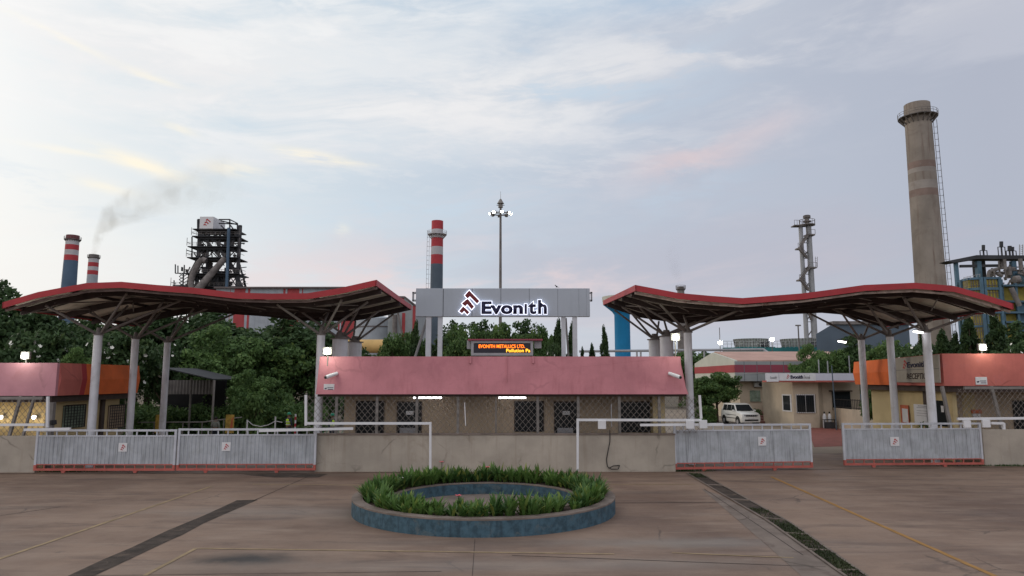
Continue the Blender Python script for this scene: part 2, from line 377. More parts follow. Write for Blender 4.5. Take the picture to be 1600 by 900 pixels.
def text_mesh(body, name, mat, parent, x0, x1, z0, z1, Y, ext=.02, offset=0.0, flipx=False, frame=None, spacing=1.0, shear=0.0):
    """letters standing in the XZ plane facing -Y, fitted to a box; frame(u, v, d) maps them elsewhere"""
    cu = bpy.data.curves.new(name, 'FONT'); cu.body = body; cu.size = 1; cu.offset = offset; cu.extrude = 0; cu.resolution_u = 4
    cu.space_character = spacing; cu.shear = shear
    o = bpy.data.objects.new(name + '_tmp', cu); COL.objects.link(o); bpy.context.view_layer.update()
    me0 = bpy.data.meshes.new_from_object(o); bpy.data.objects.remove(o)
    bm = bmesh.new(); bm.from_mesh(me0); 
    bmesh.ops.dissolve_limit(bm, angle_limit=.01, verts=bm.verts, edges=bm.edges)
    r = bmesh.ops.extrude_face_region(bm, geom=bm.faces[:])
    vs = [g for g in r['geom'] if isinstance(g, bmesh.types.BMVert)]
    for v in vs: v.co.z = 1.0
    xs = [v.co.x for v in bm.verts]; ys = [v.co.y for v in bm.verts]
    ax, bx, ay, by = min(xs), max(xs), min(ys), max(ys)
    off = parent_loc(parent)
    for v in bm.verts:
        u = (v.co.x - ax) / (bx - ax); w = (v.co.y - ay) / (by - ay); d = v.co.z
        if frame: p = frame(u, w, d * ext)
        else: p = Vector((x0 + (x1 - x0) * u, Y - d * ext, z0 + (z1 - z0) * w))
        v.co = p - off
    bmesh.ops.recalc_face_normals(bm, faces=bm.faces)
    me = bpy.data.meshes.new(name); bm.to_mesh(me); bm.free(); me.materials.append(mt[mat] if isinstance(mat, str) else mat)
    return link(name, me, parent)

# the three folded arrows, in unit coordinates
LOGO = [[(.30, .80), (.50, 1.0), (1.0, .55), (.90, .45), (.53, .78), (.42, .67)],
        [(.16, .44), (.42, .64), (.73, .30), (.63, .20), (.41, .43), (.29, .32)],
        [(.02, .10), (.21, .30), (.50, .05), (.41, -.03), (.25, .13), (.14, .02)]]
def logo(name, mat, parent, x0, x1, z0, z1, Y, ext=.02, grow=0.0, frame=None):
    m = MB()
    for poly in LOGO:
        cx = sum(p[0] for p in poly) / 6; cz = sum(p[1] for p in poly) / 6
        pts = []
        for (u, v) in poly:
            d = Vector((u - cx, v - cz)); d = d * (1 + grow / max(d.length, .1)); pts.append((cx + d.x, cz + d.y))
        if frame: q = [frame(u, v, 0) for u, v in pts]; m.prism(q, frame(0, 0, ext) - frame(0, 0, 0))
        else: m.prism([(x0 + (x1 - x0) * u, Y, z0 + (z1 - z0) * v) for u, v in pts], (0, -ext, 0))
    return m.build(name, mat, parent, smooth=False)
# ================================================================== GROUND
def flat(name, pts, mat, z, kind='structure'):
    m = MB(); m.add([(p.x, p.y, z) for p in pts], [tuple(range(len(pts)))]); return structure(m.build(name, mat))
def ground_mat():
    m = bpy.data.materials.new('forecourt concrete'); m.use_nodes = True; t = m.node_tree; b = t.nodes['Principled BSDF']
    g = S(t, t.nodes.new('ShaderNodeNewGeometry').outputs['Position'])
    sx = t.nodes.new('ShaderNodeSeparateXYZ'); t.links.new(g.o, sx.inputs[0]); X, Y = S(t, sx.outputs[0]), S(t, sx.outputs[1])
    k = mixc(t, noise(t, g, .16, 6, .6).smooth(.32, .68), (.132, .083, .061), (.268, .187, .138))
    k = mixc(t, noise(t, comb(t, X * .35, Y * 1.6, 0.0), 1.0, 7, .65, .5).smooth(.45, .72) * .65, k, (.295, .218, .165))
    k = mixc(t, noise(t, comb(t, X * .22 + Y * .1, Y * 1.1, 4.0), 1.0, 7, .7, .8).smooth(.50, .70) * .7, k, (.098, .066, .054))
    k = mixc(t, noise(t, g, 9, 6, .75).smooth(.5, .8) * .35, k, (.10, .078, .068))
    v_ = t.nodes.new('ShaderNodeTexVoronoi'); v_.feature = 'DISTANCE_TO_EDGE'; v_.inputs['Scale'].default_value = .30
    t.links.new(mixc(t, .30, g, S(t, noise(t, g, 1.3, 5, .65).o.node.outputs[1])).o, v_.inputs['Vector'])
    k = mixc(t, S(t, v_.outputs['Distance']).smooth(.008, .001) * noise(t, g, .3, 3, .6).smooth(.52, .62) * .7, k, (.05, .038, .032))
    k = mixc(t, noise(t, comb(t, X * 2.2, Y * 7.0, 2.0), 1.0, 6, .75, .3).smooth(.58, .75) * .45, k, (.075, .055, .046))
    k = mixc(t, noise(t, comb(t, X * 1.1, Y * 5.0, 8.0), 1.0, 6, .7, .4).smooth(.60, .74) * .40, k, (.30, .245, .20))
    k = mixc(t, noise(t, g, 45, 3, .7).smooth(.45, .7) * .25, k, (.25, .20, .17))
    # tyre-worn and oil-stained patches with edges of their own
    wob = (noise(t, g, 1.6, 5, .6) - .5) * 1.2
    for (px, py, sx_, sy_, s, c) in ((388, 874, 1.15, .5, 1.1, (.040, .034, .032)), (330, 893, 1.5, .35, .35, (.07, .06, .055)), (1010, 770, 2.0, .35, .35, (.08, .065, .06)),
                             (1180, 775, 1.2, .25, .3, (.08, .065, .06)), (470, 742, 3.0, .4, .45, (.09, .075, .065)), (1240, 832, .7, .2, .3, (.07, .06, .05)),
                             (760, 848, 5.0, .35, .35, (.10, .085, .078)), (560, 800, .9, 2.2, .30, (.10, .085, .075))):
        q = G(px, py); a = (X - q.x) / sx_ + wob; d = (Y - q.y) / sy_ + wob
        k = mixc(t, (a * a + d * d)._m('MULTIPLY', -1.0)._m('EXPONENT') * s, k, c)
    for (px, py, sx_, sy_, s) in ((1080, 848, 2.8, .55, .5), (1010, 880, 3.0, .4, .3), (430, 800, 3.5, .9, .35), (720, 885, 5.0, .5, .3)):
        q = G(px, py); a = (X - q.x) / sx_ + wob; d = (Y - q.y) / sy_ + wob
        k = mixc(t, (a * a + d * d)._m('MULTIPLY', -1.0)._m('EXPONENT') * s, k, (.235, .225, .21))
    t.links.new(k.o, b.inputs['Base Color'])
    r = noise(t, g, .5, 5, .6).smooth(.3, .7) * .25 + .58
    t.links.new(r.o, b.inputs['Roughness']); b.inputs['Specular IOR Level'].default_value = .35
    bn = t.nodes.new('ShaderNodeBump'); bn.inputs['Strength'].default_value = .35; bn.inputs['Distance'].default_value = .01
    t.links.new(noise(t, g, 30, 5, .75).o, bn.inputs['Height']); t.links.new(bn.outputs[0], b.inputs['Normal'])
    return m
mt['ground'] = ground_mat()
mt['earth'] = M('bare earth', (.13, .105, .075), .95, .25, .2, dirt=.5, dirtcol=(.07, .085, .04))
mt['road'] = M('inner concrete road', (.27, .225, .18), .9, .12, .4, dirt=.4, dirtcol=(.18, .14, .11))
flat('ground', [Vector((-2500, -200, 0)), Vector((2500, -200, 0)), Vector((2500, 4500, 0)), Vector((-2500, 4500, 0))], 'earth', -.012)
flat('forecourt', [Vector((-60, -20, 0)), Vector((60, -20, 0)), Vector((60, 38, 0)), Vector((-60, 38, 0))], 'ground', 0.0)
flat('road', [Vector((7.4, 38, 0)), Vector((30, 38, 0)), Vector((34, 95, 0)), Vector((9, 95, 0))], 'road', .004)
flat('path', [Vector((-19, 38, 0)), Vector((-8, 38, 0)), Vector((-8, 60, 0)), Vector((-22, 60, 0))], 'road', .004)
flat('paved_area', [G(1262, 668), G(1322, 668), G(1330, 697), G(1272, 699)], 'paver', .009)

def strip(name, pts, wid, mat, z=.004):
    """a strip with slightly wandering edges that follows ground points"""
    m = MB(); vs = []; n = 60
    L = [0]
    for a, b in zip(pts[:-1], pts[1:]): L.append(L[-1] + (b - a).length)
    k = max(2, int(L[-1] / .35)); w = wid if isinstance(wid, (list, tuple)) else (wid, wid)
    for i in range(k + 1):
        s = L[-1] * i / k; j = max(0, min(len(pts) - 2, sum(1 for q in L[1:-1] if q <= s)))
        a, b = pts[j], pts[j + 1]; f = (s - L[j]) / (L[j + 1] - L[j]); p = a.lerp(b, f); d = (b - a).normalized(); nrm = Vector((-d.y, d.x, 0))
        ww = w[0] + (w[1] - w[0]) * i / k; e = (random.random() - .5) * .06 * min(1, ww / .1)
        vs += [p + nrm * (ww / 2 + e * .3) , p - nrm * (ww / 2 - e * .3)]
    m.add([(v.x, v.y, z) for v in vs], [(2 * i, 2 * i + 1, 2 * i + 3, 2 * i + 2) for i in range(k)])
    return structure(m.build(name, mat, smooth=False))
strip('painted_line', [G(-40, 887), G(330, 760)], .11, 'ylinefaint', .008)
strip('painted_line', [G(1205, 745), G(1580, 912)], .13, 'yline', .008)
strip('painted_line', [G(225, 900), G(304, 858)], .10, 'ylinefaint', .008)
strip('painted_line', [G(302, 857), G(960, 866)], .085, 'ylinefaint', .008)
strip('painted_line', [G(1050, 864), G(1240, 872)], .07, 'ylinefaint', .008)
strip('painted_line', [G(395, 757), G(560, 758)], .09, 'ylinefaint', .008)
strip('painted_line', [G(950, 757), G(1085, 757)], .09, 'ylinefaint', .008)
for a, b, w in (((490, 741), (395, 783), .035), ((0, 806), (95, 792), .03), ((1135, 785), (960, 786), .04), ((1100, 764), (1255, 868), .03),
                ((742, 843), (738, 900), .010), ((1180, 748), (1600, 762), .02), ((800, 868), (1290, 886), .025), ((130, 900), (690, 893), .02)):
    strip('ground_joint', [G(*a), G(*b)], w, 'joint', .006)
# left dirty channel and right grated drain
flat('drain', [G(370, 782), G(403, 781), G(352, 803), G(318, 818), G(285, 836), G(262, 846), G(203, 874), G(145, 901), G(100, 903), G(160, 875), G(205, 856), G(262, 829), G(318, 806)], 'drain', .006)
flat('concrete_strip', [G(1096, 764), G(1128, 775), G(1230, 833), G(1322, 903), G(1255, 903), G(1190, 845)], 'apron', .005)
DL = [G(1073, 740), G(1200, 815), G(1322, 902)]; DR = [G(1096, 741), G(1236, 818), G(1356, 902)]
flat('drain', [DL[0], DR[0], DR[1], DR[2], DL[2], DL[1]], 'drain', .010)
for side, pts in ((0, DL), (1, DR)):
    strip('kerb', pts, .07, 'apron', .03)
m = MB()
for i in range(26):
    f = i / 25; j = 0 if f < .5 else 1; g = (f - .5 * j) * 2
    a = DL[j].lerp(DL[j + 1], g); b = DR[j].lerp(DR[j + 1], g)
    if i % 4 == 0: m.beam(a + Vector((0, 0, .025)), b + Vector((0, 0, .025)), .09, .03)
m.build('drain_cover', 'apron')['kind'] = 'structure'
def blades(name, pts_fn, n, hmin, hmax, w, mat, parent=None, lean=.5):
    v = []; f = []
    for i in range(n):
        p = pts_fn(); h = random.uniform(hmin, hmax); a = random.random() * 6.283; l = random.random() * lean * h
        dx_, dy_ = math.cos(a), math.sin(a); sx, sy = -dy_ * w / 2, dx_ * w / 2; o = len(v)
        v += [(p.x - sx, p.y - sy, p.z), (p.x + sx, p.y + sy, p.z), (p.x + sx * .9 + dx_ * l * .4, p.y + sy * .9 + dy_ * l * .4, p.z + h * .6),
              (p.x - sx * .9 + dx_ * l * .4, p.y - sy * .9 + dy_ * l * .4, p.z + h * .6), (p.x + dx_ * l, p.y + dy_ * l, p.z + h)]
        f += [(o, o + 1, o + 2, o + 3), (o + 3, o + 2, o + 4)]
    me = bpy.data.meshes.new(name); off = parent_loc(parent); me.from_pydata([tuple(Vector(q) - off) for q in v], [], f); me.materials.append(mt[mat]); return link(name, me, parent)
def drain_pt():
    while True:
        f = random.random(); d = .35 + .65 * (math.sin(f * 23) > -.4)
        if (f < .06 or f > .40) and random.random() < d: break
    j = 0 if f < .5 else 1; g = (f - .5 * j) * 2
    a = DL[j].lerp(DL[j + 1], g); b = DR[j].lerp(DR[j + 1], g); q = a.lerp(b, random.uniform(.12, .92)); q.z = .01; return q
tag(blades('grass', drain_pt, 3000, .015, .065, .022, 'drainweed', lean=1.2), 'low green weeds growing in the concrete drain', 'weeds', kind='stuff')

# ================================================================== PLANTER
PC = Vector((-.84, 22.0, 0)); RO = 3.93; RI = 2.76; ZT = .44
pl = thing('round_planter', 'round blue painted concrete planter on the forecourt, full of leafy plants', 'planter', PC)
m = MB(); m.rev(PC, [(RO, 0), (RO, ZT - .02), (RO - .02, ZT), (RO - .30, ZT), (RO - .30, .2)], 96); m.build('outer_wall', 'blueplant', pl)
m = MB(); m.rev(PC, [(RO + .006, ZT - .035), (RO + .006, ZT + .006), (RO - .31, ZT + .006), (RO - .31, .30)], 96); m.build('rim', 'rim', pl)
m = MB(); m.rev(PC, [(RI + .14, .2), (RI + .14, ZT - .07), (RI, ZT - .07), (RI, -.005)], 96); m.build('inner_wall', 'blueplant', pl)
m = MB(); m.rev(PC, [(RI + .15, .30), (RI + .15, ZT - .064), (RI - .006, ZT - .064), (RI - .006, ZT - .10)], 96); m.build('inner_rim', 'rim', pl)
m = MB(); m.rev(PC, [(RI + .13, .36), (RO - .30, .36)], 72); m.build('soil', 'soil', pl)
flat('pit_floor', [PC + Vector((2.74 * math.cos(a * math.pi / 24), 2.74 * math.sin(a * math.pi / 24), 0)) for a in range(48)], 'rim', .003)
def rosettes():
    v = []; f = []
    for i in range(860):
        a = random.random() * 6.283; 
        r = random.uniform(RI + .24, RO - .36); front = (math.sin(a) < -.2)
        if front and random.random() < .10: continue
        base = PC + Vector((r * math.cos(a), r * math.sin(a), .35)); hh = random.choice([.36, .44, .52, .58, .70]) * random.uniform(.8, 1.1) * (1 + .07 * math.sin(a * 5 + 1) + .06 * math.sin(a * 13)); skip = math.sin(a * 11 + r * 5) > .985 * (.78 if front else 1.0)
        for k in range(0 if skip else random.randint(6, 11)):
            t = random.gauss(a if r > (RI + RO) / 2 else a + 3.14, 1.5); l = random.uniform(.12, .70) * hh; h = hh * random.uniform(.5, 1.05); w = random.uniform(.055, .095)
            c, s_ = math.cos(t), math.sin(t); o = len(v)
            for q, (ff, wd) in enumerate(((0, .35), (.35, .9), (.7, 1.0), (1.0, .05))):
                zz = h * (ff - .22 * ff * ff * (l / hh) * 1.5); xx = l * ff ** 1.5
                px, py = base.x + c * xx, base.y + s_ * xx
                v += [(px + s_ * w * wd * .5, py - c * w * wd * .5, base.z + zz), (px - s_ * w * wd * .5, py + c * w * wd * .5, base.z + zz)]
            f += [(o + 2 * q, o + 2 * q + 1, o + 2 * q + 3, o + 2 * q + 2) for q in range(3)]
    me = bpy.data.meshes.new('bedding_plants'); me.from_pydata(v, [], f); me.materials.append(mt['leafbed']); return link('bedding_plants', me)
tag(rosettes(), 'dense strap leaved green plants filling the round planter', 'plants', kind='stuff')
for i, (px, py, r, lab) in enumerate(((627, 748, 3.35, 'white tinged pink bloom on the far curve of the planter, towards the closed gates'), (716, 776, None, 'small pink bloom rising over the near inner rim of the planter'),
                                      (762, 731, None, 'dull red bloom on the far side of the planter, behind the pit'), (690, 723, None, 'reddish bloom tip at the far back of the planter'), (598, 770, None, 'pale yellow bloom among leaves at the west end of the planter'))):
    Yd = {0: 23.6, 1: 18.8, 2: 24.9, 3: 25.0, 4: 22.3}[i]; p = W(px, py, Yd)
    t = thing('flower', lab, 'flower', (p.x, p.y, .39)); m = MB(); m.tube((p.x, p.y, .39), p, .008, .006, 5); m.build('stem', 'leafmid', t)
    m = MB()
    for k in range(5):
        a = k * 1.257; d = Vector((math.cos(a), math.sin(a), .5)) * .10; sd = Vector((-math.sin(a), math.cos(a), 0)) * .05
        m.add([p, p + d * .6 + sd, p + d, p + d * .6 - sd], [(0, 1, 2, 3)])
    m.build('blossom', 'petalpink' if i in (1, 2, 3) else 'petalwhite', t)

# ================================================================== GATEHOUSE (centre)
YF = 30.6
def zz(py, Y=YF): return W(800, py, Y).z
def xx(px, py=600, Y=YF): return W(px, py, Y).x
def bar_grid(m, x0, x1, z0, z1, Y, nx, nz, r=.012, plane=None):
    f = plane or (lambda u, z: Vector((u, Y, z)))
    for i in range(nx + 1): x = x0 + (x1 - x0) * i / nx; m.beam(f(x, z0), f(x, z1), r * 2)
    for i in range(nz + 1): z = z0 + (z1 - z0) * i / nz; m.beam(f(x0, z), f(x1, z), r * 2)
def chain(m, x0, x1, z0, z1, Y, p=.25, r=.0065, f=None):
    f = f or (lambda u, z: Vector((u, Y, z))); h = z1 - z0; sl = 1.15    # slope of the wires
    for sgn in (1, -1):
        x = x0 - h / sl if sgn > 0 else x0
        end = x1 if sgn > 0 else x1 + h / sl
        while x < end:
            xa, za, xb, zb = x, z0, x + sgn * h / sl, z1
            def cut(xc): return z0 + (xc - x) * sl * sgn
            if sgn > 0:
                if xa < x0: xa, za = x0, cut(x0)
                if xb > x1: xb, zb = x1, cut(x1)
            else:
                if xa > x1: xa, za = x1, cut(x1)
                if xb < x0: xb, zb = x0, cut(x0)
            if zb - za > .02: m.beam(f(xa, za), f(xb, zb), r * 2)
            x += p
gh = thing('gatehouse', 'central security gatehouse with broad pink parapet over a chain link front', 'gatehouse', (0, YF, 0))
Zc0, Zc1 = zz(677), zz(616); Zt = zz(557)
XL, XR = xx(496, 557), xx(1063, 557)
# pink parapet: curved lower right corner
pts = [W(500, 557, YF), W(1063, 557, YF)]
for f in (.0, .2, .4, .6, .8, 1): pts.append(W(1063.5 + 12.5 * f ** 2.2, 558 + 58 * f, YF - .25 * f))
pts.append(W(493.5, 616, YF - .25))
m = MB(); m.prism(pts, (0, .16, 0)); m.build('parapet', 'pink', gh, smooth=False)
m = MB()
m.prism([W(500, 558, YF + .17), W(494, 616, YF - .07), W(494, 616, YF - .07) + Vector((.0, 7, 0)), W(500, 558, YF + .17) + Vector((0, 7, 0))], (.15, 0, 0))
m.build('parapet_return', 'pink', gh); 
m = MB(); m.prism([W(1062, 558, YF + .17), W(1074, 616, YF - .07), W(1074, 616, YF - .07) + Vector((0, 7, 0)), W(1062, 558, YF + .17) + Vector((0, 7, 0))], (-.15, 0, 0))
m.build('parapet_return', 'pink', gh)
m = MB(); m.bb((XL + .2, YF + .18, Zt - .75), (XR - .2, YF + 6.9, Zt - .55)); m.build('roof', 'lowwall', gh)
m = MB(); m.bb((xx(497), YF - .02, Zc1 - .10), (xx(1072), YF + .14, Zc1 - .004)); m.build('lintel', 'brown', gh)
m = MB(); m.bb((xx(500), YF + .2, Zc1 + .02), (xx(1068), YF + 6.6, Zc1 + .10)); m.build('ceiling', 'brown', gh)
m = MB(); m.bb((xx(493.5, 700), YF - .10, 0), (xx(1054, 700), YF + .12, Zc0 - .07)); m.build('front_wall', 'lowwall', gh, bevel=.01)
m = MB(); m.bb((xx(493, 700), YF - .13, Zc0 - .068), (xx(1055, 700), YF + .15, Zc0)); m.build('coping', 'rim', gh, bevel=.01)
for px in (527, 590, 652, 716, 840, 903, 967, 1029):
    m = MB(); m.beam((xx(px), YF + .02, Zc0), (xx(px), YF + .02, Zc1 - .1), .11, .11); m.build('post', 'post', gh)
for px in (775,):
    m = MB(); m.beam((xx(px), YF + .02, Zc0), (xx(px), YF + .02, Zc1 - .1), .06, .06); m.build('post', 'post', gh)
m = MB(); chain(m, xx(478), xx(1091), Zc0 + .01, Zc1 - .10, YF - .05); m.build('chain_link', 'mesh', gh)
# inner wall and openings
YB = 32.9; bx0, bx1 = xx(538, 640, YB), xx(1016, 640, YB); 
m = MB(); m.bb((bx0, YB, 0), (bx1, YB + .2, Zc1 + .02)); m.bb((bx0, YB + .2, 0), (bx0 + .2, YB + 4, Zc1 + .02)); m.build('back_wall', 'beigewall', gh)
m = MB(); m.bb((bx1 + .002, YB - .6, 0), (bx1 + .55, YB + 4, Zc1 + .02)); m.build('end_wall', 'cream', gh)
def opening(px0, py0, px1, py1, kind, parent, Y=YB, **k):
    x0, x1 = xx(px0, 640, Y), xx(px1, 640, Y); z1, z0 = zz(py0, Y), zz(py1, Y)
    return x0, x1, z0, z1
for (a, b, t0, t1, kd) in ((558, 599, 628, 678, 'window'), (622, 658, 629, 690, 'door'), (805, 848, 628, 674, 'window'), (867, 901, 629, 690, 'door'), (969, 1014, 629, 675, 'window')):
    x0, x1, z0, z1 = opening(a, t0, b, t1, kd, gh); 
    m = MB(); 
    for q in (((x0 - .05, YB - .05, z0), (x0, YB + .01, z1)), ((x1, YB - .05, z0), (x1 + .05, YB + .01, z1)), ((x0 - .05, YB - .05, z1), (x1 + .05, YB + .01, z1 + .05))): m.bb(*q)
    w = m.build(kd, 'brown', gh)
    m = MB(); m.bb((x0, YB - .02, z0), (x1, YB + .005, z1)); m.build('pane', 'glass', w)
    m = MB()
    if kd == 'window': bar_grid(m, x0, x1, z0, z1, YB - .06, 5, 9, .008); m.build('grille', 'grille', w)
    else:
        m.bb((x0 + .1, YB - .055, z0), (x0 + .1 + (x1 - x0) * .72, YB - .03, z0 + .62)); m.build('lower_panel', 'frame', w)
        m = MB(); m.bb((x0 + (x1 - x0) * .35, YB - .06, z1 - .55), (x0 + (x1 - x0) * .68, YB - .04, z1 - .38)); m.build('notice', 'plate', w)
# things on the gatehouse
for (a, b, lab) in ((646, 690, 'lit fluorescent tube under the pink parapet above a grey door'), (779, 822, 'lit fluorescent tube under the pink parapet near the barred middle window')):
    Y = YF + 1.2; x0, x1, z = xx(a, 621, Y), xx(b, 621, Y), zz(621.5, Y)
    t = thing('tube_light', lab, 'lamp', ((x0 + x1) / 2, Y, z), 'tube lights under the parapet')
    m = MB(); m.tube((x0, Y, z), (x1, Y, z), .035, n=10); m.build('tube', 'tubelight', t)
    m = MB(); m.bb((x0 - .04, Y - .03, z + .045), (x1 + .04, Y + .03, z + .11)); m.build('fitting', 'plate', t)
    m = MB()
    for x in (x0 + .3, x1 - .3): m.tube((x, Y, z + .10), (x, Y, Zc1 + .03), .012)
    m.build('hanger', 'brown', t)
def floodlight(px, py, Y, lab, base_z=None, lean=0, r=.17, mast=None, group='floodlights along the gate roofs'):
    p = W(px, py, Y); t = thing('floodlight', lab, 'floodlight', p, group)
    m = MB(); m.box(p + Vector((0, .10, .02)), (.40, .14, .34)); h = m.build('housing', 'post', t, bevel=.02)
    m = MB(); m.tube(p + Vector((0, .028, 0)), p + Vector((0, -.01, 0)), .13, .125, 24); m.build('lens', 'lamp', t)
    m = MB(); bz = base_z if base_z is not None else p.z - .5
    m.beam(p + Vector((0, .16, -.05)), (p.x, p.y + .16, bz), .05, .05); m.build('bracket', 'strut', t)
    ld = bpy.data.lights.new('lamp_light', 'POINT'); ld.energy = 26; ld.color = (.93, 1.0, .80); ld.shadow_soft_size = .15; link('lamp_light', ld, t, (0, -.35, -.05))
    return t
floodlight(511, 549, YF - .2, 'glowing floodlight on the pink gatehouse parapet beside a grey column, over a camera', zz(582))
floodlight(1056, 527, YF - .1, 'glowing floodlight on a tall bracket at the curved end of the pink gatehouse parapet', zz(566))
def cctv(px, py, Y, lab, flip=1, mat='plate'):
    p = W(px, py, Y); t = thing('security_camera', lab, 'camera', p, 'security cameras on the parapets')
    m = MB(); a = p + Vector((.28 * flip, .16, .10)); b = p + Vector((-.10 * flip, -.22, -.07)); m.tube(a, b, .075, .085, 14); m.build('body', 'whiteclean', t)
    m = MB(); d = (b - a).normalized(); m.tube(b, b + d * .05, .06, .055, 14); m.build('lens', 'dark', t)
    m = MB(); m.tube(a + Vector((0, 0, .0)), a + Vector((.02, .22, .02)), .025); m.build('arm', 'whiteclean', t)
    return t
cctv(515, 587, YF - .35, 'white bullet camera on the pink parapet above a small notice')
cctv(1057, 587, YF - .35, 'white bullet camera at the stained curved end of the pink parapet', -1)
def notice(px0, py0, px1, py1, Y, lab, lines=True, rot=None):
    a = W(px0, py0, Y); b = W(px1, py1, Y); t = thing('notice_board', lab, 'sign', ((a.x + b.x) / 2, Y, b.z))
    m = MB(); m.bb((a.x, Y, b.z), (b.x, Y + .03, a.z)); m.build('board', 'plate', t)
    w, h = b.x - a.x, a.z - b.z; m = MB()
    Yq = Y - .006
    m.prism([(a.x + .08 * w, Yq, b.z + .42 * h), (a.x + .30 * w, Yq, b.z + .48 * h), (a.x + .30 * w, Yq, b.z + .36 * h), (a.x + .20 * w, Yq, b.z + .26 * h), (a.x + .10 * w, Yq, b.z + .30 * h)], (0, .004, 0))
    m.build('camera_symbol', 'navy', t, smooth=False)
    m = MB()
    for (u0, u1, v) in ((.36, .92, .43), (.42, .90, .18)):
        u = u0
        while u < u1:
            l = random.uniform(.05, .09); m.bb((a.x + u * w, Yq, b.z + v * h), (a.x + min(u + l, u1) * w, Yq + .004, b.z + (v + .10) * h)); u += l + .02
    m.build('lettering', 'navy', t, smooth=False); return t
notice(506, 600, 522, 611, YF - .22, 'small white camera notice on the pink gatehouse parapet beneath a white camera')
# pipes down the parapet
for px, y0, y1, lab in ((792, 558, 597, 'thin painted pipe run down the parapet below the display'), ):
    m = MB(); a = W(px, y0, YF - .05); b = W(px, y1, YF - .20); m.tube(a, b, .018); tag(m.build('conduit_pipe', 'pink'), lab, 'pipe')
for (px, y0, y1, lab) in ((735, 557, 568, 'short bracket leg on the parapet under the west end of the display'), (833, 557, 568, 'short bracket leg on the parapet under the east end of the display')):
    m = MB(); m.beam(W(px, y0, YF - .04), W(px, y1, YF - .09), .08, .06); tag(m.build('bracket', 'pink'), lab, 'bracket', 'bracket legs below the display')
m = MB(); m.tube(W(955, 631, YF - .12), W(955.5, 667, YF - .12), .022); tag(m.build('hanging_rod', 'frame'), 'thin grey rod standing against the chain link near the short white frame', 'rod')
m = MB(); m.tube(W(726, 629, YF - .12), W(727.5, 665, YF - .12), .022); tag(m.build('hanging_rod', 'plate'), 'thin white rod leaning against the chain link between the two lit tubes', 'rod')
cab = [W(953, 672, YF - .16), W(953, 690, YF - .15), W(950, 705, YF - .15), W(947.5, 718, YF - .15), W(949, 729, YF - .15), W(955, 733, YF - .18), W(966, 733, YF - .2), W(968, 727, YF - .16), W(958, 728, YF - .16), W(951, 732, YF - .18)]
m = MB(); m.path(cab, .018, 6); tag(m.build('cable', 'dark'), 'dark cable hanging down the low wall into a loose coil', 'cable')

# ---- LED board
lb = thing('display_board', 'scrolling orange message display standing on the pink gatehouse roof', 'display', W(785, 556, YF + .6))
Y = YF + .5
def bbp(x0, y0, x1, y1, Y0, Y1, m=None):
    m = m or MB(); a = W(x0, y0, Y0); b = W(x1, y1, Y0); m.bb((a.x, Y0, b.z), (b.x, Y1, a.z)); return m
m = bbp(736, 532.5, 833, 536, Y, Y + .3); bbp(736, 551.5, 833, 555.5, Y, Y + .3, m); bbp(736, 536, 740, 551.5, Y, Y + .3, m); bbp(829, 536, 833, 551.5, Y, Y + .3, m); m.build('housing', 'frame', lb)
bbp(740, 536, 829, 551.5, Y + .05, Y + .25).build('screen', 'ledglow', lb)
a, b = W(748, 538.3, Y), W(820, 543.7, Y); text_mesh('EVONITH METALLICS LTD.', 'lettering', 'led', lb, a.x, b.x, b.z, a.z, Y + .048, .01, .015)
a, b = W(791, 545, Y), W(828.5, 550.3, Y); text_mesh('Pollution Pa', 'lettering', 'led2', lb, a.x, b.x, b.z, a.z, Y + .048, .01, .015)
m = bbp(731, 529.5, 848, 531.8, Y - .1, Y + .9); m.build('roof', 'maroon', lb)
m = bbp(729.5, 532, 735, 545, Y + .3, Y + .6); bbp(835, 532, 846, 544, Y + .3, Y + .6, m); m.build_each('side_box', 'frame', lb)
m = bbp(740, 555.5, 743, 570, Y + .1, Y + .2); bbp(826, 555.5, 829, 570, Y + .1, Y + .2, m); m.build_each('leg', 'post', lb)
# ---- big sign
YS = 32.7
sg = thing('name_sign', 'long grey rooftop sign with glowing Evonith lettering on white posts', 'sign', W(786, 557, YS))
bbp(650, 450.5, 922, 494.5, YS, YS + .35).build('panel', 'signpanel', sg, bevel=.01)
m = MB()
for px in (692.5, 737.5, 782.5, 827, 871.5, 904.5, 916.5):
    bbp(px - .35, 451, px + .35, 494, YS - .005, YS, m)
m.build('seam', 'seam', sg)
for a, b in ((644.2, 650), (922, 925.6)):
    m = bbp(a, 456, b, 458.5, YS + .1, YS + .3); bbp(a, 468, b, 470.5, YS + .1, YS + .3, m); bbp(a if a < 700 else b - 2, 456, a + 2 if a < 700 else b, 470.5, YS + .1, YS + .3, m); m.build('end_bracket', 'frame', sg)
for a, b, l in ((666, 674, 0), (684.5, 691.5, 0), (877, 883.5, 0), (894.5, 901.5, 0)):
    q = W((a + b) / 2, 494.5, YS + .15); w = (b - a) / FPX * YS
    m = MB(); m.beam((q.x, YS + .17, q.z), (q.x, YS + .17, Zt - .6), w, .2); m.build('post', 'white', sg)
m = MB(); m.tube(W(668, 497, YS + .4), W(649, 557, YS + .9), .06); m.tube(W(884, 497, YS + .4), W(888, 557, YS + 1.6), .05); m.build_each('brace', 'frame', sg)
def rr(p0, p1): return p0.x, p1.x, p1.z, p0.z
x0, x1, z0, z1 = rr(W(752.5, 469, YS), W(854.5, 491.3, YS))
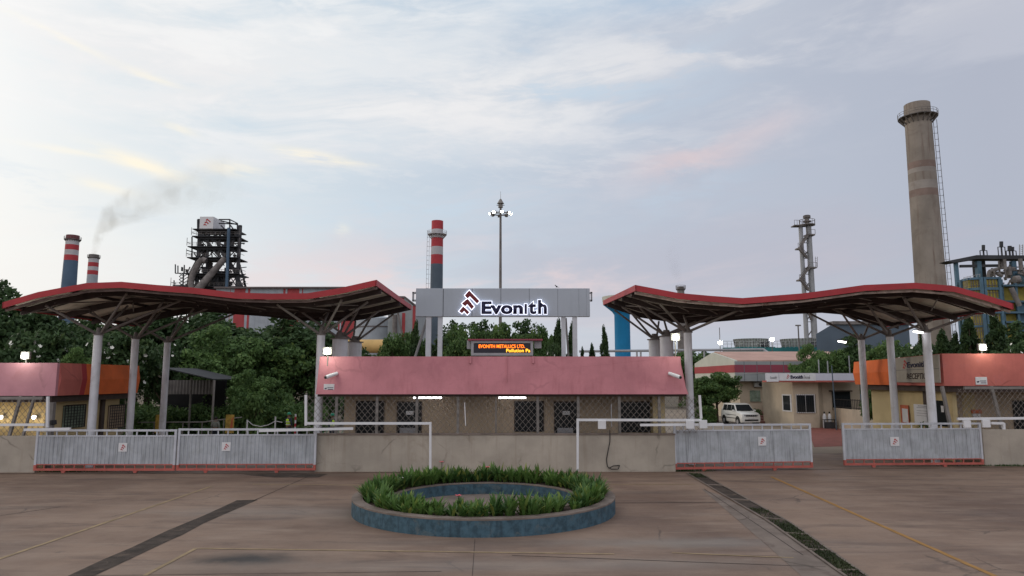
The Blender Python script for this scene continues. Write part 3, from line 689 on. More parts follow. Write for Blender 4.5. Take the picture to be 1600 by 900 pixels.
# E cap height: fit by the word's full box (no descenders)
text_mesh('Evon', 'lettering', 'navy', sg, x0, x0 + (x1 - x0) * .635, z0, z0 + (z1 - z0) * .90, YS - .10, .03, .045)
i0 = x0 + (x1 - x0) * .657
m = MB(); m.bb((i0, YS - .13, z0 + .01), (i0 + .115, YS - .10, z0 + (z1 - z0) * .72)); m.build('lettering', 'navy', sg)
text_mesh('th', 'lettering', 'navy', sg, x0 + (x1 - x0) * .715, x1, z0, z1, YS - .10, .03, .035, spacing=1.18)
text_mesh('Evon', 'letter_glow', 'halo', sg, x0 - .025, x0 + (x1 - x0) * .635 + .025, z0 - .025, z0 + (z1 - z0) * .90 + .025, YS - .06, .03, .07)
m = MB(); m.bb((i0 - .025, YS - .09, z0 - .02), (i0 + .14, YS - .06, z0 + (z1 - z0) * .72 + .025)); m.build('letter_glow', 'halo', sg)
text_mesh('th', 'letter_glow', 'halo', sg, x0 + (x1 - x0) * .72 - .025, x1 + .025, z0 - .025, z1 + .025, YS - .06, .03, .06, spacing=1.18)
lx0, lx1, lz0, lz1 = rr(W(718, 455, YS), W(748.5, 490, YS))
def logo_glow(g, nm, mat_, Yg_):
    m = MB()
    for poly in LOGO:
        pts = [Vector((lx0 + (lx1 - lx0) * u, lz0 + (lz1 - lz0) * v)) for u, v in poly]; n = len(pts); out = []
        area = sum(pts[i].x * pts[(i + 1) % n].y - pts[(i + 1) % n].x * pts[i].y for i in range(n))
        for i in range(n):
            a, b, c_ = pts[i - 1], pts[i], pts[(i + 1) % n]; e1 = (b - a).normalized(); e2 = (c_ - b).normalized()
            n1_ = Vector((e1.y, -e1.x)); n2_ = Vector((e2.y, -e2.x)); q = (n1_ + n2_); q = q / max(.3, q.dot(n1_)); out.append(b + q * (g if area > 0 else -g))
        m.prism([(p.x, Yg_, p.y) for p in out], (0, -.03, 0))
    m.build(nm, mat_, sg, smooth=False)
logo_glow(.05, 'logo_glow', 'halo', YS - .06); logo_glow(.014, 'logo', 'logodark', YS - .10)

q = W(869.5, 449.8, YS + .15); bd_ = thing('bird', 'small dark bird perched on the top edge of the name sign', 'bird', q)
m = MB(); b0, b1 = q + Vector((.10, 0, .06)), q + Vector((-.07, 0, .17))
for k in range(6):
    f0, f1 = k / 6, (k + 1) / 6; m.tube(b0.lerp(b1, f0), b0.lerp(b1, f1), .065 * math.sin(math.pi * (.12 + .76 * f0)), .065 * math.sin(math.pi * (.12 + .76 * f1)), 10)
m.rev(b1 + Vector((-.02, 0, .05)), [(0, -.045), (.035, -.03), (.045, 0), (.035, .03), (0, .045)], 12); m.tube(b1 + Vector((-.06, 0, .05)), b1 + Vector((-.11, 0, .045)), .014, .002, 6)
m.prism([b0, b0 + Vector((.14, .03, -.03)), b0 + Vector((.14, -.03, -.03))], (0, 0, .02))
for s_ in (-.02, .02): m.tube(q + Vector((0, s_, .10)), q + Vector((0, s_, 0)), .007, n=5)
m.build('body', 'hair', bd_); bd_.scale = (.55, .55, .55)
# ================================================================== CANOPIES
Y1, Y2 = 29.4, 39.8
def make_canopy(name, label, prof, dzb, cols, coltop, strutdirs, extra):
    A = [W(px, py, Y1) for px, py in prof]
    xs = [p.x for p in A]; zf = [p.z for p in A]
    def ztop(X, Y):
        X = max(xs[0], min(xs[-1], X)); i = max(j for j in range(len(xs) - 1) if xs[j] <= X + 1e-9); f = (X - xs[i]) / (xs[i + 1] - xs[i])
        t = (Y - Y1) / (Y2 - Y1); return zf[i] + (zf[i + 1] - zf[i]) * f + t * (dzb[i] + (dzb[i + 1] - dzb[i]) * f)
    root = thing(name, label, 'canopy', ((xs[0] + xs[-1]) / 2, (Y1 + Y2) / 2, 0))
    # subdivided X stations
    X = []
    for a, b in zip(xs[:-1], xs[1:]): X += [a + (b - a) * k / 3 for k in range(3)]
    X.append(xs[-1])
    m = MB(); ys = [Y1 + .02 + (Y2 - Y1 - .04) * k / 4 for k in range(5)]; vs = []; fs = []
    for s in (.06, .09):
        for x in X:
            for y in ys: vs.append((max(xs[0] + .02, min(xs[-1] - .02, x)), y, ztop(x, y) - s))
    n = len(ys); L = len(X) * n
    for i in range(len(X) - 1):
        for j in range(n - 1):
            a = i * n + j; fs += [(a, a + 1, a + n + 1, a + n), (L + a, L + a + n, L + a + n + 1, L + a + 1)]
    m.add(vs, fs); m.build('roof_sheet', 'sheet', root, smooth=False)
    H = .235
    def edge(yf, nm, mat, d, h0, h1):
        m = MB()
        for a, b in zip(X[:-1], X[1:]):
            pa, pb = Vector((a, yf, ztop(a, yf))), Vector((b, yf, ztop(b, yf)))
            m.prism([pa + Vector((0, 0, h0)), pb + Vector((0, 0, h0)), pb + Vector((0, 0, h1)), pa + Vector((0, 0, h1))], (0, d, 0))
        return m.build(nm, mat, root, smooth=False)
    edge(Y1 - .02, 'fascia', 'red', .04, .02, -H); edge(Y2 - .02, 'fascia', 'darksteel', .04, .02, -H)
    for x, s in ((xs[0], -1), (xs[-1], 1)):
        m = MB(); m.prism([(x + s * .02, Y1 - .02, ztop(x, Y1) + .02), (x + s * .02, Y2 + .02, ztop(x, Y2) + .02), (x + s * .02, Y2 + .02, ztop(x, Y2) - H), (x + s * .02, Y1 - .02, ztop(x, Y1) - H)], (-s * .04, 0, 0))
        m.build('fascia', 'red', root, smooth=False)
    edge(Y1 + .16, 'gutter', extra, .10, -.26, -.35)
    for yb in (30.5, 33.1, 35.7, 38.2):
        edge(yb, 'beam', 'darksteel', .12, -.16, -.42)
    m = MB(); k = int((xs[-1] - xs[0]) / 2.3)
    for i in range(k + 1):
        x = xs[0] + .1 + (xs[-1] - xs[0] - .2) * i / k
        m.beam((x, Y1 + .1, ztop(x, Y1) - .15), (x, Y2 - .1, ztop(x, Y2) - .15), .07, .12)
    m.build_each('purlin', 'darksteel', root)
    for yb in (31.8, 34.4, 37.0):
        m = MB()
        for a, b in zip(X[:-1], X[1:]): m.beam((a, yb, ztop(a, yb) - .115), (b, yb, ztop(b, yb) - .115), .05, .05)
        m.build('batten', 'darksteel', root)
    # diagonal bracing under the sheet
    m = MB()
    for i in range(0, len(X) - 4, 3):
        m.tube((X[i], 30.5, ztop(X[i], 30.5) - .33), (X[i + 3], 33.1, ztop(X[i + 3], 33.1) - .33), .03, n=6)
        m.tube((X[i + 3], 33.1, ztop(X[i + 3], 33.1) - .33), (X[i + 1], 35.7, ztop(X[i + 1], 35.7) - .33), .03, n=6)
    m.build('wind_bracing', 'strut', root)
    for (cx, cy, r, zb) in cols:
        mm = MB(); mm.tube((cx, cy, zb), (cx, cy, coltop), r, r, 28); c_ = mm.build('column', 'colgrey', root)
        mm = MB(); mm.tube((cx, cy, coltop + .002), (cx, cy, coltop + .05), r * 1.25, r * 1.25, 20); mm.tube((cx, cy, coltop + .05), (cx, cy, coltop + .35), r * .75, r * .45, 12); mm.build('cap', 'strut', c_)
        for (dx_, dy_) in strutdirs(cx):
            ex = max(xs[0] + .3, min(xs[-1] - .3, cx + dx_)); ey = max(Y1 + .3, min(Y2 - .3, cy + dy_))
            mm = MB(); mm.tube((cx + .1 * (1 if dx_ > 0 else -1), cy, coltop + .08), (ex, ey, ztop(ex, ey) - .34), .062, .052, 12); mm.build('strut', 'strut', root)
    return root, ztop
profL = [(5, 473), (60, 457), (135, 443), (190, 441), (245, 446), (300, 450), (368, 458), (425, 459.5), (480, 459), (530, 451), (588, 438)]
profR = [(993, 446), (1060, 458.5), (1110, 463), (1160, 466.5), (1205, 463), (1255, 459), (1300, 453), (1350, 446), (1430, 442.5), (1490, 447.5), (1535, 460), (1582, 475)]
xLo, xLi, xRi, xRo = W(148, 600, 32.1).x, W(499, 600, 32.1).x, W(1077, 600, 33.1).x, W(1453, 600, 33.1).x
def sd(sign):   # struts: long outward/inward arms, shorter fore and aft
    return lambda cx: [(-2.7, -.9), (-.25, -2.2) if cx * sign > 0 else (.9, -2.2), (2.2, -1.2), (-1.7, 1.5), (1.7, 1.5)]
CYS = (32.1, 35.3, 38.6); CYE = (33.1, 36.3, 39.3)
ct = W(148, 524, 32.1).z
make_canopy('gate_canopy', 'wavy red edged steel canopy on columns over the closed pair of gates', profL, [0, 0, 0, 0, 0, .0, 0, 0, 0, 0, .0],
            [(xLo, y, .178 if i == 0 else .168, 0) for i, y in enumerate(CYS)] + [(xLi, CYS[0], .18, 0), (xLi + .1, CYS[1], .38, Zt - .56), (xLi + .1, CYS[2], .38, Zt - 1.2)], ct,
            lambda cx: [(-1.4, -1.7), (2.1, -1.7), (3.4, .5), (.2, 1.9)] if cx < -12 else [(-1.5, -1.7), (1.3, -1.7), (2.0, .5), (-.2, 1.9)], 'guttdark')
ct2 = W(1450, 520, 33.1).z
make_canopy('gate_canopy', 'wavy red edged steel canopy on columns over the gap between open gates', profR, [.5, .2, .1, .05, .05, .05, 0, 0, 0, 0, 0, 0],
            [(xRo, y, .185 if i == 0 else .175, 0) for i, y in enumerate(CYE)] + [(xRi, CYE[0], .185, 0), (xRi - .3, CYE[1], .34, Zt - .56), (xRi - .3, CYE[2], .34, Zt - 1.2)], ct2,
            lambda cx: [(-1.85, -1.7), (1.3, -1.7), (-2.7, .4), (.6, 1.9)] if cx > 12 else [(1.9, -1.7), (-1.65, -1.7), (-2.2, .4), (.3, 1.9)], 'rust')

# ================================================================== GATES
def gate(pA, pB, pyrail, logopx, lab):
    A = G(*pA); B = G(*pB); d = (B - A); L = d.length; u = d / L; nrm = Vector((u.y, -u.x, 0))
    if nrm.y > 0: nrm = -nrm
    Hh = W(pA[0], pyrail, A.y).z
    root = thing('sliding_gate', lab, 'gate', (A + B) / 2, 'sliding ribbed sheet gates')
    P = lambda s, z, o=0: A + u * s + nrm * o + Vector((0, 0, z))
    m = MB()
    m.beam(P(0, Hh - .04), P(L, Hh - .04), .09, .08); m.beam(P(.045, .33), P(.045, Hh - .08), .09, .09); m.beam(P(L - .045, .33), P(L - .045, Hh - .08), .09, .09)
    m.beam(P(.09, Hh - .27), P(L - .09, Hh - .27), .07, .055)
    m.build('frame', 'white', root)
    m = MB(); k = 14
    for i in range(1, k): m.beam(P(L * i / k, Hh - .243), P(L * i / k, Hh - .08), .045, .045)
    m.build_each('stud', 'white', root)
    # ribbed sheet
    m = MB(); nr = 34; vs = []; w = (L - .18) / nr
    prof = []
    for i in range(nr):
        s = .09 + i * w; jj = random.uniform(-.01, .01)
        prof += [(s, .0), (s + w * .60, .0), (s + w * .70, .028), (s + w * .90, .028)]
    prof.append((L - .09, 0))
    for (s, o) in prof: vs += [P(s, .36, o), P(s, Hh - .30, o)]
    m.add(vs, [(2 * i, 2 * i + 2, 2 * i + 3, 2 * i + 1) for i in range(len(prof) - 1)]); m.build('sheet', 'gatepanel', root, smooth=False)
    m = MB(); m.beam(P(0, .14), P(L, .14), .10, .09); m.beam(P(.10, .345), P(L - .10, .345), .06, .04); m.beam(P(.05, .19), P(.05, .33), .10, .10); m.beam(P(L - .05, .19), P(L - .05, .33), .10, .10)
    for i in range(1, k): m.beam(P(L * i / k, .185), P(L * i / k, .33), .04, .04)
    m.build('bottom_rail', 'coral', root)
    for s in (L * .21, L * .72):
        m = MB(); m.prism([P(s - .10, .10, .04), P(s + .10, .10, .04), P(s + .05, -.0, .04), P(s - .05, 0, .04)], nrm * -.08); h = m.build('wheel_bracket', 'coral', root)
        m = MB(); m.tube(P(s, .05, .035), P(s, .05, -.035), .05, n=14); m.build('wheel', 'rubber', h)
    # logo plate
    s0 = (G(logopx[0], pA[1]) - A).dot(u); s1 = (G(logopx[1], pA[1]) - A).dot(u)
    s0 = (W(logopx[0], 698, A.y + (B.y - A.y) * .6) - A).dot(u); s1 = (W(logopx[1], 698, A.y + (B.y - A.y) * .6) - A).dot(u)
    zz1 = W(800, logopx[2], A.y).z; zz0 = W(800, logopx[3], A.y).z
    m = MB(); m.prism([P(s0, zz0, .032), P(s1, zz0, .032), P(s1, zz1, .032), P(s0, zz1, .032)], nrm * .012); pt = m.build('logo_plate', 'plate', root, smooth=False)
    fr = lambda a, b, e: P(s0 + (s1 - s0) * (.22 + .6 * a), zz0 + (zz1 - zz0) * (.16 + .68 * b), .046 + e)
    logo('logo', 'logored', pt, 0, 0, 0, 0, 0, .006, frame=fr)
    return root, Hh
gate((52.5, 739), (273, 739), 671, (186, 199.5, 692, 705.5), 'ribbed sheet gate with emblem, beside the orange sided building, closed against its twin')
gate((275.5, 738.8), (493, 738.4), 669.5, (347.5, 361, 691, 704.5), 'ribbed sheet gate with emblem, closed, ending at the cement wall of the gatehouse')
gate((1054, 737), (1270, 734), 663, (1184.5, 1197.5, 683.5, 697.5), 'ribbed sheet gate with emblem, pushed open, in front of the parked white car')
gate((1319, 730.5), (1537, 729), 661, (1389, 1403.5, 683, 697), 'ribbed sheet gate with emblem, in front of the reception building')
# dark rails on the ground beneath the gates
strip('gate_track', [G(0, 740.5), G(500, 739.5)], .10, 'drain', .009)
strip('gate_track', [G(500, 739.5), G(1075, 735)], .10, 'drain', .0085)
strip('gate_track', [G(1075, 736), G(1640, 729.5)], .07, 'drain', .008)
flat('stain_patch', [G(380, 741), G(470, 740), G(512, 741), G(498, 746), G(430, 746), G(395, 743)], 'drain', .0075)

# ---- white portal frames that guide the gates
def tubeframe(lab, segs, Y, extra=None, w=.10):
    p = W(*segs[0][0], Y); root = thing('gate_guide_frame', lab, 'frame', (p.x, Y, 0), 'white tubular guide frames beside the gates')
    for k, (a, b) in enumerate(segs):
        m = MB(); pa, pb = W(*a, Y), W(*b, Y)
        lg = abs(pa.x - pb.x) < .5; m.beam(pa, pb, w * (.93 if lg else 1), w * (.93 if lg else 1)); m.build('leg' if abs(pa.x - pb.x) < .5 else 'rail', 'whiteclean', root)
    return root
Yg = 29.85
t = tubeframe('white tube frame from the closed gates across the plain side of the cement wall', [((477, 661.5), (673, 661.5)), ((672.5, 659.5), (672.5, 738)), ((478, 665), (478, 617)), ((405, 673), (552, 669.5))], Yg)
t = tubeframe('white tube frame with hanging box across the cement wall near the coiled cable', [((902, 656), (1096, 656.5)), ((902.5, 654), (902.5, 735.5)), ((1095.5, 654), (1093, 617.5)), ((1000, 664), (1130, 663))], Yg)
m = bbp(934.5, 657.5, 947, 670.5, Yg - .15, Yg - .05); m.build('control_box', 'plate', t, bevel=.01)
m = bbp(1072, 657, 1085, 670, Yg - .15, Yg - .02); bbp(1093, 656.5, 1105.5, 669.5, Yg - .15, Yg - .02, m); m.build_each('roller_box', 'whiteclean', t, bevel=.01)
t = tubeframe('white tube frame with upright at the corner of the pale pink fascia', [((-40, 664), (70, 663.5)), ((74, 668), (75, 619.5)), ((38, 671.5), (110, 670))], 29.2)
t = tubeframe('white tube frame with two hanging boxes at the chain link of the reception side', [((1496, 654.5), (1650, 653)), ((1548, 661), (1568, 661.5)), ((1568, 661), (1568.5, 671))], 30.4)
m = bbp(1506, 657, 1518, 668.5, 30.25, 30.35); bbp(1535.5, 656.5, 1548.5, 668, 30.25, 30.35, m); m.build_each('roller_box', 'whiteclean', t, bevel=.01)
# ================================================================== RECEPTION BUILDINGS AT BOTH ENDS
def ywall(px, X, py=600):
    d = ray(px, py); return X * d.y / d.x
def on_x(px, py, X):
    d = ray(px, py); Y = X * d.y / d.x; return W(px, py, Y)
def plate_px(m, px0, px1, py0, py1, X, th, sgn):
    """a slab on the plane x = X covering picture-measured corners"""
    a, b = on_x(px0, py1, X), on_x(px1, py1, X); z1 = on_x((px0 + px1) / 2, py0, X).z; z0 = on_x((px0 + px1) / 2, py1, X).z
    m.bb((X, min(a.y, b.y), z0), (X + sgn * th, max(a.y, b.y), z1)); return m
# ---- west building
YL = 31.0
lf = thing('reception_building', 'low building with pale pink front and orange side fascia, warm lit inside', 'building', (W(40, 600, YL).x, YL, 0))
zT, zB = W(40, 567, YL).z, W(40, 618.5, YL).z; XF = W(88, 590, YL).x; YBk = 37.8
m = MB(); m.bb((XF - 16, YL, zB), (XF, YL + .18, zT)); m.build('front_fascia', 'pinkpale', lf, smooth=False)
def fold_side(m, X, ya, yb, zb, zt, sgn, kink=.10, th=.16, zta=None):
    """side fascia folded outwards at half height"""
    zm = (zb + zt) / 2; zta = zt if zta is None else zta
    pr = lambda y, zt_: [(X, y, zt_), (X + sgn * kink, y, (zb + zt_) / 2), (X, y, zb), (X - sgn * th, y, zb), (X - sgn * th, y, zt_)]
    a, b = pr(ya, zt), pr(yb, zta)
    m.add(a + b, [(0, 1, 2, 3, 4), (9, 8, 7, 6, 5)] + [(i, (i + 1) % 5, 5 + (i + 1) % 5, 5 + i) for i in range(5)]); return m
Ys_ = [YL + .18, ywall(125, XF), ywall(132.5, XF), ywall(200, XF), ywall(206, XF), YBk]
for k, (ya, yb) in enumerate(zip(Ys_[:-1], Ys_[1:])):
    m = MB(); fold_side(m, XF, ya + (0 if k == 0 else .002), yb, zB, zT, 1); m.build('side_fascia', ('pinkred', 'stackred', 'orange', 'stackred', 'orange')[k], lf, smooth=False)  # the two narrow dark red bands are column shadows put into the colour
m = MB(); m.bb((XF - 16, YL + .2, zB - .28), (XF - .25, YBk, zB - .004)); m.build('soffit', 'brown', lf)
m = MB(); m.bb((XF - 16, YL + .2, zT - .7), (XF - .2, YBk, zT - .5)); m.build('roof', 'lowwall', lf)
XW = XF - .75
m = MB(); m.bb((XW - .2, YL + .9, 0), (XW, YBk - .3, zB - .28)); m.build('side_wall', 'cream', lf)
m = MB(); m.bb((XF - 15, YL + 4.2, 0), (XW - .21, YL + 4.4, zB - .28)); m.build('back_wall', 'cream', lf)
for px, mm_ in ((76.5, 'whiteclean'), (161, 'brown')):
    if px == 76.5: m = MB(); m.beam((XF - .2, YL + .2, 0), (XF - .2, YL + .2, zB - .28), .2, .2); m.build('corner_post', 'post', lf)
    else: y = ywall(px, XW); m = MB(); m.bb((XW, y - .14, 0), (XW + .12, y + .14, zB - .28)); m.build('pilaster', 'brown', lf)
for a, b in ((96, 131), (167, 193)):
    m = MB(); plate_px(m, a, b, 633, 668, XW, .03, 1); w = m.build('window', 'brown', lf)
    m = MB(); plate_px(m, a + 1, b - 1, 634.5, 668, XW + .031, .01, 1); m.build('pane', 'glassgreen' if a < 100 else 'beigewall', w)
    m = MB(); p0, p1 = on_x(a, 668, XW), on_x(b, 632.5, XW); bar_grid(m, min(p0.y, p1.y), max(p0.y, p1.y), on_x((a + b) / 2, 668, XW).z, on_x((a + b) / 2, 632.5, XW).z, 0, 7, 8, .012, plane=lambda u, z: Vector((XW + .12, u, z))); m.build('grille', 'grille', w)
m = MB(); m.bb((XF - 16, YL - .75, 0), (W(58, 700, YL - .7).x, YL - .55, W(30, 681, YL - .7).z)); m.build('front_wall', 'lowwall', lf, bevel=.01)
Yq = YL - .65; zq = W(30, 681, Yq).z
for px in (-22, 17.5, 39):
    x = W(px, 650, Yq).x; m = MB(); m.beam((x, Yq, zq), (x, Yq + .5, zB - .02), .11 if px < 30 else .08, .11); m.build('post', 'post', lf)
m = MB(); chain(m, W(-60, 650, Yq).x, W(71, 650, Yq).x, zq, zB - .12, Yq, .24); m.build('chain_link', 'mesh', lf)
m = MB(); m.bb((XF - 16, Yq - .04, zB - .14), (XF - .1, Yq + .06, zB - .02)); m.build('lintel', 'post', lf)
for i, (px, py, lab) in enumerate(((1, 652, 'small bright lamp inside the pale pink building at the picture edge'), (53, 652, 'tiny bright lamp inside the pale pink building near its white corner post'))):
    p = W(px, py, YL + 3.9); t = thing('wall_lamp', lab, 'lamp', p, 'lamps inside the pink building')
    bpy_m = bpy.data.meshes; m = MB(); m.rev(p, [(.0, -.10), (.075, -.07), (.10, 0), (.075, .07), (.0, .10)], 12); m.build('bulb', 'tubelight', t)
    m = MB(); m.box(p + Vector((0, .18, .02)), (.12, .20, .10)); m.build('fitting', 'plate', t)
    ld = bpy.data.lights.new('lamp_light', 'POINT'); ld.energy = 13; ld.color = (1, .80, .48); ld.shadow_soft_size = .1; lo = link('lamp_light', ld, t, (0, -.25, -.05))
floodlight(38, 556, YL - .12, 'glowing floodlight on the pale pink parapet of the building with orange side', W(38, 577, YL).z)
m = MB(); m.beam(W(80, 661, YL - .5), W(84.5, 659.5, YL - .6), .22, .18); tag(m.build('junction_box', 'dark'), 'small dark box on the white post beside the grilled window', 'box')

# ---- east building
YR = 33.3
rf_ = thing('reception_building', 'low coral and orange reception building with grey name panel on its fascia', 'building', (W(1560, 600, YR).x, YR, 0))
zT, zB = W(1540, 552.5, YR).z, W(1540, 603, YR).z; XF2 = W(1474, 580, YR).x; YBk2 = ywall(1336.5, XF2)
zTb, zBb = on_x(1337, 565.5, XF2).z, zB
m = MB(); m.bb((XF2, YR, zB), (XF2 + 16, YR + .18, zT)); m.build('front_fascia', 'pinkred', rf_, smooth=False)
m = MB(); m.prism([(XF2 + 2.0, YR - .005, zB), (XF2 + 16, YR - .005, zB), (XF2 + 16, YR - .10, (zB + zT) / 2 - .1), (XF2 + 2.0, YR - .10, (zB + zT) / 2 - .1)], (0, .004, 0))
def zt_at(y): f = (y - YR) / (YBk2 - YR); return zT + (zTb - zT) * f
Yk = [YR + .18, ywall(1467, XF2), ywall(1403, XF2), ywall(1393, XF2), ywall(1348, XF2), YBk2]
for k, (ya, yb) in enumerate(zip(Yk[:-1], Yk[1:])):
    m = MB(); fold_side(m, XF2, ya + (0 if k == 0 else .002), yb, zB, zt_at(ya), -1, zta=zt_at(yb)); m.build('side_fascia', ('pinkred', 'pinkred', 'stackred', 'orange', 'orange')[k], rf_, smooth=False)
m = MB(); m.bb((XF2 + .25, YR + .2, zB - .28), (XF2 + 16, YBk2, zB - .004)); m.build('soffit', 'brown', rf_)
m = MB(); m.bb((XF2 + .2, YR + .2, zT - .9), (XF2 + 16, YBk2, zT - .75)); m.build('roof', 'lowwall', rf_)
XW2 = XF2 + .75
m = MB(); m.bb((XW2, YR + .7, 0), (XW2 + .2, YBk2 - .3, zB - .28)); m.build('side_wall', 'cream', rf_)
m = MB(); m.bb((XW2 + .21, YR + 2.6, 0), (XW2 + 15, YR + 2.8, zB - .28)); m.build('back_wall', 'beigewall', rf_)
x0 = XW2 + .21
m = MB(); a, b = W(1502, 614, YR + 2.58), W(1527, 668, YR + 2.58); m.bb((a.x, YR + 2.585, 0), (b.x, YR + 2.6, a.z)); m.build('wall_panel', 'cream', rf_)
m = MB(); plate_px(m, 1464, 1482, 624, 666, XW2, -.03, 1); d_ = m.build('door', 'cream', rf_)
m = MB(); plate_px(m, 1465, 1481, 626, 666, XW2 - .031, -.02, 1); m.build('leaf', 'glass', d_)
m = MB(); plate_px(m, 1471, 1475, 634, 644, XW2 - .053, -.008, 1); m.build('notice', 'plate', d_)
m = MB(); y = ywall(1447, XW2); m.bb((XW2 - .10, y - .2, 0), (XW2, y + .2, zB - .28)); m.build('pilaster', 'brown', rf_)
a, b = W(1582, 626, YR + 2.55), W(1640, 690, YR + 2.55); m = MB(); m.bb((a.x, YR + 2.55, b.z), (b.x, YR + 2.6, a.z)); w = m.build('window', 'brown', rf_)
m = MB(); m.bb((a.x + .06, YR + 2.53, b.z), (b.x, YR + 2.56, a.z - .06)); m.build('pane', 'glass', w)
m = MB(); bar_grid(m, a.x, b.x, b.z, a.z, YR + 2.5, 9, 8, .01); m.build('grille', 'grille', w)
m = MB(); m.bb((W(1536, 700, YR - .7).x, YR - .75, 0), (XF2 + 16, YR - .55, W(1570, 671, YR - .7).z)); m.build('front_wall', 'lowwall', rf_, bevel=.01)
Yq = YR - .65; zq = W(1570, 671, Yq).z
for px in (1491, 1563, 1640):
    x = W(px, 640, Yq).x; m = MB(); m.beam((x, Yq, zq if px > 1530 else 0), (x - (.18 if px < 1500 else 0), Yq + .5, zB - .02), .13, .13); m.build('post', 'post', rf_)
m = MB(); chain(m, W(1497, 650, Yq).x, W(1660, 650, Yq).x, zq, zB - .12, Yq, .24); m.build('chain_link', 'mesh', rf_)
m = MB(); m.bb((XF2 + .5, Yq - .04, zB - .14), (XF2 + 16, Yq + .06, zB - .02)); m.build('lintel', 'post', rf_)
# banner panel with lettering
rs = thing('reception_sign', 'grey RECEPTION name panel partly hidden by a column on the coral fascia', 'sign', on_x(1435, 580, XF2 - .12))
XB = XF2 - .13
def bpt(px, v, d=0):    # v 0 bottom .. 1 top
    y = ywall(px, XB); zt = zt_at(y) - .03; zb = zB + .15; return Vector((XB - d, y, zb + (zt - zb) * v))
m = MB(); m.prism([bpt(1400, 0), bpt(1469, 0), bpt(1470, 1), bpt(1399, 1)], (.05, 0, 0)); m.build('panel', M('grey banner', (.37, .345, .30), .7, .08, 2, dirt=.2), rs, smooth=False)
m = MB(); m.prism([bpt(1400, .49, .002), bpt(1469, .49, .002), bpt(1469, .505, .002), bpt(1400, .505, .002)], (-.002, 0, 0)); m.build('seam', 'seam', rs, smooth=False)
text_mesh('Evonith', 'lettering', 'navy', rs, 0, 0, 0, 0, 0, .01, .03, frame=lambda u, v, d: bpt(1419.5 + (1449 - 1419.5) * u, .58 + .22 * v, d + .002))
text_mesh('RECEPTION', 'lettering', 'brown', rs, 0, 0, 0, 0, 0, .01, .015, frame=lambda u, v, d: bpt(1417.5 + (1455 - 1417.5) * u, .13 + .23 * v, d + .002), shear=.2)
logo('logo', 'logored', rs, 0, 0, 0, 0, 0, .01, frame=lambda u, v, e: bpt(1412.5 + 7 * u, .55 + .36 * v, .002 + e))
floodlight(1536.5, 543, YR - .12, 'glowing floodlight on the coral parapet among weeping trees, over a small notice', W(1536, 577, YR).z)
notice(1524, 589, 1543, 601, YR - .03, 'small tilted white camera notice on the coral parapet')
# posters and stands by the reception wall
def board(nm, lab, cat, px0, px1, py0, py1, X, mat, sub, legs=True):
    a = on_x(px0, py1, X); t = thing(nm, lab, cat, (X, on_x((px0 + px1) / 2, py1, X).y, 0))
    m = MB(); plate_px(m, px0, px1, py0, py1, X, .03, -1); m.build('board', mat, t)
    for (u0, u1, v0, v1, mm_) in sub:
        m = MB(); plate_px(m, px0 + (px1 - px0) * u0, px0 + (px1 - px0) * u1, py0 + (py1 - py0) * v0, py0 + (py1 - py0) * v1, X - .032, .006, -1); m.build('print', mm_, t, smooth=False)
    return t
dots = [(a, a + .22, b, b + .18, 'brown') for a in (.2, .58) for b in (.35, .68)]
board('poster', 'tall poster with orange border and four dark figures by the reception wall', 'poster', 1409, 1421.5, 633, 661, XW2 - .05, 'poster_o', [(.14, .86, .2, .96, 'plate')] )
pb = board('poster', 'tall white information board between the poster and the front column', 'poster', 1430.5, 1450, 632, 664, XW2 - .25, 'plate', [(.2, .9, .06, .10, 'frame'), (.1, .9, .14, .17, 'frame'), (.1, .9, .3, .32, 'frame'), (.1, .9, .42, .44, 'frame'), (.1, .9, .54, .56, 'frame')])
t = thing('wall_sign', 'orange topped sign behind the chain link of the reception building', 'sign', W(1526, 645, YR + 2.5))
bbp(1518, 640, 1534, 646, YR + 2.52, YR + 2.56).build('header', 'poster_o', t); bbp(1520, 646.5, 1532.5, 655, YR + 2.52, YR + 2.56).build('panel', 'plate', t)
# ================================================================== LAMPS ON THE EAST COLUMNS
for (px, py, X, Yc, lab) in ((1434.5, 519.5, xRo, 33.1, 'lit white luminaire at the top of the column before the reception sign'), (1315.5, 534.5, xRo, 39.3, 'lit white luminaire at the top of the rear column near the guard cabin')):
    p = W(px, py, Yc - .25); t = thing('column_light', lab, 'lamp', p, 'lights on the canopy columns')
    m = MB(); m.beam(p + Vector((-.20, 0, .05)), p + Vector((.22, 0, -.02)), .17, .07); m.build('lens', 'tubelight', t, bevel=.02)
    m = MB(); m.beam(p + Vector((-.2, 0, .11)), p + Vector((.24, 0, .045)), .19, .05); m.beam(p + Vector((.2, 0, .06)), p + Vector((.36, .12, .06)), .05); m.build('housing', 'post', t)

# ================================================================== HIGH MAST
YM = 86; top = W(782, 322, YM).z; xm = W(782, 400, YM).x
ms = thing('high_mast_light', 'tall slim lighting mast with a ring of glowing floodlights behind the name sign', 'lamp post', (xm, YM, 0))
m = MB(); m.tube((xm, YM, 0), (xm, YM, top), .24, .13, 14); m.build('mast', 'towergrey', ms)
m = MB(); m.tube((xm, YM, top), (xm, YM, W(782, 299, YM).z), .03, .015, 6); m.build('spire', 'post', ms)
m = MB(); m.tube((xm, YM, top - .2), (xm, YM, top + .3), .3, .25); m.tube((xm, YM, top + .3), (xm, YM, top + .9), .45, .10); m.tube((xm - .5, YM, top + .1), (xm + .5, YM, top + .1), .04); m.build('head_frame', 'post', ms)
zr = W(782, 334, YM).z; m = MB(); m.rev((xm, YM, zr), [(.85, -.06), (.95, -.06), (.95, .06), (.85, .06), (.85, -.06)], 24)
for k in range(4): a = k * math.pi / 2 + .3; m.tube((xm, YM, zr), (xm + .9 * math.cos(a), YM + .9 * math.sin(a), zr), .04, n=6)
m.build('ring', 'post', ms)
